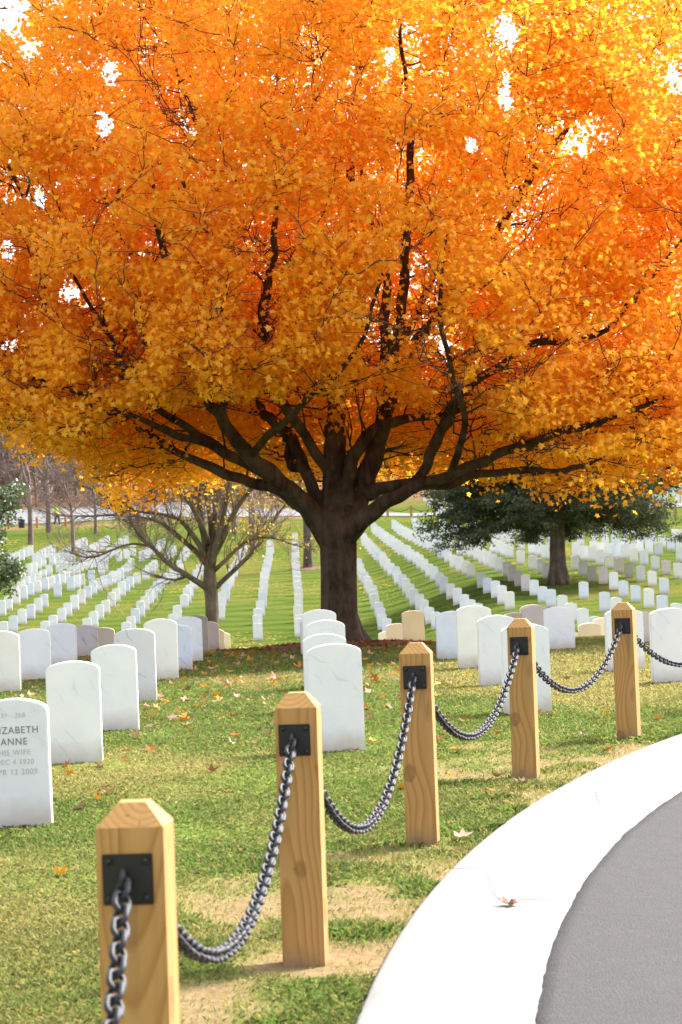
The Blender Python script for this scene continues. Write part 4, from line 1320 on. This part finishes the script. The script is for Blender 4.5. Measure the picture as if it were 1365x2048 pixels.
for L in CL:
    P = np.array([at(a, b, CY_ + c) for a, b, c, d in L]) - corg; R = np.array([d for a, b, c, d in L]) * CY_ / FPX
    P, R = smooth_path(P, R, 3)
    ct.add(P, R, 7)
    for i in range(4, len(P)):
        if R[i] < .066:
            dd = P[i] - P[i - 1] + rng.normal(0, .06, 3) + np.array([0, 0, .04])
            for _ in range(3): bare(ctw, P[i], dd + rng.normal(0, .05, 3), .42 * rng.uniform(.6, 1.3), min(R[i] * .5, .011), 3, .5, tips, 4, .1, .12)
ct.build('trunk', M_BARK3, crab)
ctw.build('branches', M_TWIG, crab)
tips = np.array(tips)
sel = tips[rng.random(len(tips)) < .10]
sel = sel[sel[:, 0] > -.6] if len(sel) else sel


def leaf_quads(P, size, cols, name, mat, parent, aspect=.5, dirn=None, spread=1.0):
    m = len(P)
    d = rng.normal(0, spread, (m, 3))
    if dirn is not None: d = d + dirn
    d /= np.linalg.norm(d, axis=1)[:, None]
    n_ = rng.normal(0, 1, (m, 3)); u_ = np.cross(d, n_); u_ /= np.linalg.norm(u_, axis=1)[:, None]
    s = size[:, None]
    V = np.stack([P, P + d * s * .45 + u_ * s * aspect * .5, P + d * s, P + d * s * .45 - u_ * s * aspect * .5], 1)
    F = (np.arange(m) * 4)[:, None] + np.arange(4)[None]
    C = np.repeat(np.concatenate([cols, np.ones((m, 1))], 1), 4, 0)
    return mesh_np(name, V.reshape(-1, 3), [F], mat, parent, False, {'Col': C})


pts = np.vstack([sel] + [sel + rng.normal(0, .08, sel.shape) for _ in range(3)])
leaf_quads(pts, np.full(len(pts), .07), np.array([(.60, .42, .05)] * len(pts)) * (.7 + .5 * rng.random((len(pts), 1))), 'leaves', M_LITTER, crab, .7)


def simple_tree(px, py, wpx, Y, H, label, leaves=None, spread=.45, depth=5, group=None, name='bare_tree', mat=M_TWIG):
    b = hit(px, py, 0, Y - 25, Y + 30)
    if b is None: b = at(px, py, Y)
    x, y = b[0], b[1]
    z = float(terrain(x, y))
    t = thing(name, label, 'tree', (x, y, z), 0, group)
    tb = Tubes(); tp = []
    r = wpx * y / FPX / 2
    st_ = np.array([[0, 0, -.3], [.0, .0, .02], [.02, 0, H * .12], [.03, .02, H * .26], [0, .03, H * .40]])
    tb.add(st_, [r * 1.5, r * 1.25, r, r * .92, r * .8], 8)
    for k in range(6):
        a = rng.random() * 6.28; h = H * rng.uniform(.2, .4)
        bare(tb, np.array([.02, .02, h]), np.array([math.cos(a), math.sin(a), .55]), H * .20, r * .35, depth - 2, spread, tp, 5, .10)
    for k in range(3):
        bare(tb, st_[-1], np.array([rng.normal(0, .4), rng.normal(0, .4), 1]), H * .22, r * .6, depth - 1, spread, tp, 5, .18)
    tb.build('trunk', mat, t)
    if leaves is not None:
        tp = np.array(tp); n_, col, s = leaves
        pp = tp[rng.integers(0, len(tp), n_)] + rng.normal(0, .25, (n_, 3))
        leaf_quads(pp, s * (.6 + .6 * rng.random(n_)), np.array(col)[None] * (.6 + .7 * rng.random((n_, 1))), 'crown', M_LITTER, t, .7)
    return t


GB = 'bare trees by the far road'
simple_tree(617, 1138, 17, 118, 9, 'slim dark-trunked tree with sparse yellow leaves, standing beside the maple trunk', (900, (.62, .45, .05), .10), name='young_tree', mat=M_BARK2)
mb = hit(617, 1138, 0, 90, 150)
if mb is not None: mulch('mulch', mb[0], mb[1], 1.0, .08, 'small brown mulch ring round the slim tree trunk beside the maple')
simple_tree(62, 1088, 10, 165, 9, 'bare tree with a straight trunk right of the black litter bin', group=GB)
simple_tree(98, 1066, 10, 182, 9, 'bare tree left of the person in a yellow vest', group=GB)
simple_tree(147, 1121, 8, 128, 7, 'slim bare tree rising among the small headstones right of the yellow vest', group=GB)
simple_tree(192, 1068, 6, 168, 7, 'thin bare tree above the hillside, second right of the yellow vest', group=GB)
simple_tree(262, 1060, 6, 170, 8, 'thin reddish bare tree behind the boughs of the spreading bare tree', group=GB)
simple_tree(470, 1068, 9, 165, 9, 'bare tree standing beyond the rows left of the slim yellow-leaved tree', (260, (.60, .42, .06), .10), group=GB)
simple_tree(505, 1098, 12, 140, 9, 'leaning bare tree with clinging yellow leaves, left of the slim mulched tree', (700, (.62, .46, .05), .10), group=GB)

# ------------------------------------------------------------------ cedar
DY = 88.0
cd = hit(1118, 1168, 0, 60, 140)
cx_, cy_ = cd[0], cd[1]
cz_ = float(terrain(cx_, cy_))
cedar = thing('cedar_tree', 'dark green cedar tree with a broad fluted reddish trunk on the hillside', 'tree', (cx_, cy_, cz_))
pm = cy_ / FPX
tb = Tubes()
tb.add(np.array([[0, 0, -.3], [0, 0, 0], [0, 0, .35], [0, 0, 1.2], [.02, 0, 2.2], [0, 0, 3.6], [.05, 0, 5.5], [0, 0, 8]]), [.50, .40, .33, .29, .27, .23, .16, .05], 18)
for a in range(0, 360, 45):
    t_ = math.radians(a + 12)
    dd = np.array([math.cos(t_), math.sin(t_), 0])
    tb.add(np.array([dd * .46 + (0, 0, -.1), dd * .33 + (0, 0, .18), dd * .235 + (0, 0, .7), dd * .21 + (0, 0, 1.8)]), [.11, .11, .09, .06], 8)
tb.build('trunk', M_BARKC, cedar)
tb = Tubes(); sprays = []
for k in range(215):
    a = rng.random() * 2 * np.pi; h = (2.3 if math.sin(a) > -.35 else 2.75) + 5.0 * rng.random() ** 1.25
    L = (3.4 + 1.5 * rng.random()) * math.sqrt(max(.12, 1 - ((h - 1.8) / 6.6) ** 2))
    d = np.array([math.cos(a), math.sin(a), 0])
    p0 = np.array([0, 0, h])
    rise = rng.uniform(.0, .45)
    Q = [p0 + d * L * f + np.array([0, 0, rise * f * 1.4 - .92 * f * f * (1 if h < 3 else .6)]) + rng.normal(0, .05, 3) * f for f in np.linspace(0, 1, 7)]
    tb.add(np.array(Q), np.linspace(.06, .008, 7), 5, cap=False)
    for j in range(2, 7):
        for s in range(4):
            e = Q[j] + np.array([rng.normal(0, .45), rng.normal(0, .45), rng.normal(-.06, .14)])
            tb.add(np.array([Q[j], (Q[j] + e) / 2 + (0, 0, .03), e]), [.012, .008, .004], 4, cap=False)
            nseg = 72
            f = rng.random((nseg, 1))
            sprays.append(Q[j] + (e - Q[j]) * f * 1.1 + rng.normal(0, 1, (nseg, 3)) * np.array([.13, .13, .07]))
tb.build('branches', M_BARKC, cedar)
P = np.concatenate(sprays)
n_ = len(P)
mixv = fbm(P[:, 0] * 1.4, P[:, 2] * 2 + P[:, 1], 15, 3)
C = np.array([.050, .064, .028])[None] * (.55 + .9 * rng.random((n_, 1))) + np.array([.045, .05, .012])[None] * (ss(.45, .7, mixv) * rng.random(n_))[:, None]
leaf_quads(P, .12 * (.5 + .8 * rng.random(n_)), C, 'crown', M_CEDARL, cedar, .42, np.array([0, 0, -.35]), .8)
print('cedar', n_, 'dist', cy_)

# ------------------------------------------------------------------ evergreen at the left edge
EY = 62.0
eb = at(-75, 1290, EY)
ez = float(terrain(eb[0], EY))
ev = thing('holly_tree', 'leafy evergreen holly reaching in from the frame edge above the headstones', 'tree', (eb[0], EY, ez))
tb = Tubes()
tb.add(np.array([[0, 0, -.3], [0, 0, .6], [.03, 0, 2], [0, 0, 4.6]]), [.13, .10, .08, .02], 8)
pts = []
for (px, py, n_, sx_, sz2) in ((5, 1010, 34, 30, 28), (25, 985, 12, 22, 12), (-30, 1080, 26, 20, 40), (8, 1150, 36, 22, 28), (30, 1140, 10, 12, 12), (-60, 1000, 40, 40, 60), (-80, 1120, 40, 40, 50), (-90, 900, 40, 40, 50), (-5, 1065, 6, 8, 8)):
    for k in range(n_):
        qx, qy = px + rng.normal(0, sx_ * .55), py + rng.normal(0, sz2 * .55)
        q = at(qx, qy, EY + rng.normal(0, .35)) - np.array([eb[0], EY, ez])
        st_ = np.array([0, 0, max(.3, q[2] - .5 - .3 * rng.random())])
        tb.add(np.array([st_, st_ * .5 + q * .5 + np.array([0, 0, .05]), q]), [.02, .012, .004], 4, cap=False)
        pts.append(q + rng.normal(0, .085, (40, 3)))
tb.build('trunk', M_BARK2, ev)
P = np.concatenate(pts); n_ = len(P)
C = np.array([.055, .095, .022])[None] * (.5 + 1.1 * rng.random((n_, 1)))
leaf_quads(P, .10 * (.6 + .7 * rng.random(n_)), C, 'crown', M_HOLLY, ev, .55)

# ------------------------------------------------------------------ woods behind
tb = Tubes()
def wood_tree(x, y, H):
    z = float(terrain(x, y))
    p = np.array([x, y, z])
    r = .09 + .10 * rng.random()
    tb.add(np.array([p + (0, 0, -.4), p + (rng.normal(0, .1), 0, H * .4), p + (rng.normal(0, .3), 0, H)]), [r, r * .8, .03], 4, cap=False)
    for k in range(26):
        h = H * rng.uniform(.12, .95); a = rng.random() * 6.28; L = H * rng.uniform(.14, .34) * (1.15 - h / H * .6)
        s = p + np.array([0, 0, h]); d = np.array([math.cos(a), math.sin(a), rng.uniform(.2, 1.1)])
        m1 = s + d * L * .5 + rng.normal(0, .12, 3); e = s + d * L + rng.normal(0, .2, 3)
        tb.add(np.array([s, m1, e]), [.05, .035, .02], 3, cap=False)
        for q in range(4):
            b_ = m1 + (e - m1) * rng.random(); g = b_ + (d + rng.normal(0, .7, 3)) * L * .45
            tb.add(np.array([b_, g]), [.026, .012], 3, cap=False)


for k in range(420):
    y = 222 + 110 * rng.random() ** 1.3; x = rng.uniform(-.19, .19) * y
    if x > 8 and rng.random() < .55: continue
    wood_tree(x, y, rng.uniform(6, 12.5))
wd = tb.build('far_woods', M_TWIG, None)
tag(wd, 'far wood of bare mauve-brown winter trees above the cemetery', 'woods', None, 'stuff')
# dry undergrowth and clinging russet leaves in the wood
n_ = 110000
y = 226 + 100 * rng.random(n_) ** 1.2; x = rng.uniform(-.2, .2, n_) * y
k_ = (x < 8) | (rng.random(n_) < .4)
x, y = x[k_], y[k_]; n_ = len(x)
hmx = 11.5 * (.35 + .9 * fbm(x * .22, y * .3, 77, 4)) * rng.random(n_) ** .8
P = np.stack([x, y, terrain(x, y) + hmx], -1)
hue = fbm(x * .3 + 4, hmx * .4 + y * .1, 78, 3)
C = np.array([.17, .122, .112])[None] * (.6 + .8 * rng.random((n_, 1))) + np.array([.07, .02, .0])[None] * ss(.45, .7, hue)[:, None] + np.array([-.03, .0, -.025])[None] * ss(.55, .7, 1 - hue)[:, None]
o = leaf_quads(P, .42 * (.5 + .9 * rng.random(n_)), np.clip(C, .01, 1), 'undergrowth', M_LITTER, None, .5)
tag(o, 'russet and mauve brush filling the far wood', 'undergrowth', None, 'stuff')


# ------------------------------------------------------------------ far posts and chains by the far road
def far_posts(pix, Yd, labels, clabel):
    pos = []
    for (px, py), lab in zip(pix, labels):
        b = hit(px, py, 0, Yd - 30, Yd + 30)
        if b is None: b = at(px, py, Yd)
        z = float(terrain(b[0], b[1]))
        o = new_obj('small_post', ME_SMALL)
        o.location = (b[0], b[1], z)
        tag(o, lab, 'post', 'small fence posts by the far road')
        pos.append(np.array([b[0], b[1], z + .66]))
    for p, q, lab in zip(pos, pos[1:], clabel):
        s = np.linspace(0, 1, 17)[:, None]
        P = p + (q - p) * s; P[:, 2] -= .30 * (1 - (2 * s[:, 0] - 1) ** 2)
        t = Tubes(); t.add(P, np.full(17, .02), 5)
        o = t.build('chain', M_IRON)
        tag(o, lab, 'chain', 'thin chains by the far road')


bm = bmesh.new()
bmesh.ops.create_cube(bm, size=1)
for v in bm.verts: v.co = Vector((v.co.x * .17, v.co.y * .17, v.co.z * 1.1 + .22))
top = [f for f in bm.faces if f.normal.z > .9]
r_ = bmesh.ops.inset_region(bm, faces=top, thickness=.05)
for f in top:
    for v in f.verts: v.co.z += .05
ME_SMALL = bpy.data.meshes.new('small_post'); bm.to_mesh(ME_SMALL); bm.free(); ME_SMALL.materials.append(M_WOOD)
far_posts([(18, 1058), (75, 1056), (132, 1053)], 192, ['tiny fence post left of the black litter bin', 'tiny fence post right of the black litter bin', 'tiny fence post right of the person in a yellow vest'],
          ['thin dark chain sagging behind the black litter bin', 'thin dark chain sagging beside the person in a yellow vest'])
far_posts([(776, 1034), (823, 1033), (870, 1032), (1352, 1040)], 170, ['tiny fence post just right of the maple fork at the far road', 'tiny fence post between the maple and the cedar at the far road', 'tiny fence post at the cedar edge by the far road', 'tiny yellowish fence post right of the cedar boughs'],
          ['thin dark chain nearest the maple fork at the far road', 'thin dark chain nearest the cedar at the far road'])

# litter bin
bp = hit(44, 1056, 0, 165, 215)
if bp is None: bp = at(44, 1056, 190)
bz = float(terrain(bp[0], bp[1]))
bn = thing('litter_bin', 'black round litter bin standing on the grass by the far road', 'bin', (bp[0], bp[1], bz))
sc = bp[1] / FPX


def lathe(prof, k, name, mat, parent):
    V = []; F = []
    for r, z in prof:
        for j in range(k): V.append((r * math.cos(6.2832 * j / k), r * math.sin(6.2832 * j / k), z))
    for i in range(len(prof) - 1):
        for j in range(k): F.append((i * k + j, i * k + (j + 1) % k, (i + 1) * k + (j + 1) % k, (i + 1) * k + j))
    F.append(tuple(range(k))[::-1]); F.append(tuple((len(prof) - 1) * k + j for j in range(k)))
    me = bpy.data.meshes.new(name); me.from_pydata(V, [], F)
    return new_obj(name, me, mat, parent)


M_BIN = mat_simple('navy black plastic', (.012, .012, .022), .5, 0, .3, 8)
lathe([(.21, -.05), (.22, .05), (.235, .3), (.255, .58)], 20, 'body', M_BIN, bn)
lathe([(.275, .582), (.285, .60), (.285, .63), (.25, .68), (.12, .71), (.10, .705)], 20, 'lid', M_BIN, bn)

# person in a yellow vest
pp = hit(115, 1053, 0, 165, 215)
if pp is None: pp = at(115, 1053, 190)
pz = float(terrain(pp[0], pp[1]))
pe = thing('person', 'person in a yellow-green safety vest and dark trousers walking by the far road', 'person', (pp[0], pp[1], pz), math.radians(35))
M_SKIN = mat_simple('skin', (.50, .30, .21), .6, 0, .08, 20)
M_VEST = mat_simple('hi-vis vest', (.42, .75, .03), .7, 0, .08, 20)
M_TROU = mat_simple('dark trousers', (.035, .028, .035), .9, 0, .2, 20)
M_HAIR = mat_simple('dark hair', (.03, .02, .015), .7, 0, .3, 40)


def skin_fig(name, J, E, mat, parent, root=0, lv=2):
    me = bpy.data.meshes.new(name)
    me.from_pydata([j[:3] for j in J], E, [])
    o = new_obj(name, me, mat, parent)
    md = o.modifiers.new('skin', 'SKIN')
    for v, j in zip(me.skin_vertices[0].data, J):
        v.radius = (j[3], j[4] if len(j) > 4 else j[3]); v.use_root = False
    me.skin_vertices[0].data[root].use_root = True
    md.use_smooth_shade = True
    sd = o.modifiers.new('sub', 'SUBSURF'); sd.levels = 1; sd.render_levels = lv
    return o


J = [(0, 0, .92, .14, .10), (0, .01, 1.15, .13, .10), (0, .01, 1.36, .16, .10), (0, 0, 1.46, .055), (0, -.015, 1.54, .062, .07), (0, -.02, 1.63, .078, .095), (0, -.01, 1.71, .06, .075), (0, -.105, 1.60, .018),
     (.19, .01, 1.39, .055), (.24, .04, 1.12, .042), (.23, -.10, .90, .032), (.225, -.14, .84, .028, .018),
     (-.19, .01, 1.39, .055), (-.24, -.02, 1.12, .042), (-.25, .10, .90, .032), (-.25, .13, .84, .028, .018),
     (.09, 0, .86, .09), (.10, -.14, .50, .062), (.10, -.20, .08, .042), (.10, -.33, .03, .035, .025),
     (-.09, 0, .86, .09), (-.10, .04, .50, .062), (-.10, .26, .14, .042), (-.10, .16, .04, .035, .025)]
E = [(0, 1), (1, 2), (2, 3), (3, 4), (4, 5), (5, 6), (5, 7), (2, 8), (8, 9), (9, 10), (10, 11), (2, 12), (12, 13), (13, 14), (14, 15), (0, 16), (16, 17), (17, 18), (18, 19), (0, 20), (20, 21), (21, 22), (22, 23)]
for hb, sgn in ((11, 1), (15, -1)):
    hx, hy, hz = J[hb][:3]
    for q, (ox, ln) in enumerate(((-.022, .062), (-.008, .075), (.007, .07), (.021, .055))):
        J.append((hx + .004 * sgn, hy + ox, hz - .03, .0085)); J.append((hx + .002 * sgn, hy + ox * 1.1 - .006, hz - .03 - ln * .55, .008)); J.append((hx - .012 * sgn, hy + ox * 1.1 - .01, hz - .03 - ln, .007))
        n0 = len(J) - 3; E += [(hb, n0), (n0, n0 + 1), (n0 + 1, n0 + 2)]
    J.append((hx, hy - .035, hz + .005, .010)); J.append((hx - .008 * sgn, hy - .05, hz - .035, .008)); n0 = len(J) - 2; E += [(hb, n0), (n0, n0 + 1)]
skin_fig('body', J, E, M_SKIN, pe)
skin_fig('safety_vest', [(0, .01, .93, .165, .125), (0, .01, 1.15, .155, .125), (0, .01, 1.34, .185, .125), (0, .01, 1.41, .12, .09), (.18, .01, 1.37, .075), (.235, .035, 1.16, .06), (-.18, .01, 1.37, .075), (-.235, -.012, 1.16, .06)], [(0, 1), (1, 2), (2, 3), (2, 4), (4, 5), (2, 6), (6, 7)], M_VEST, pe)
skin_fig('trousers', [(0, 0, .95, .155, .12), (0, 0, .88, .15, .12), (.09, -.01, .80, .105), (.10, -.14, .50, .08), (.10, -.20, .10, .06), (-.09, .005, .80, .105), (-.10, .04, .50, .08), (-.10, .26, .16, .06)], [(0, 1), (1, 2), (2, 3), (3, 4), (1, 5), (5, 6), (6, 7)], M_TROU, pe)
skin_fig('hair', [(0, .02, 1.66, .08, .09), (0, .0, 1.73, .07, .085)], [(0, 1)], M_HAIR, pe)
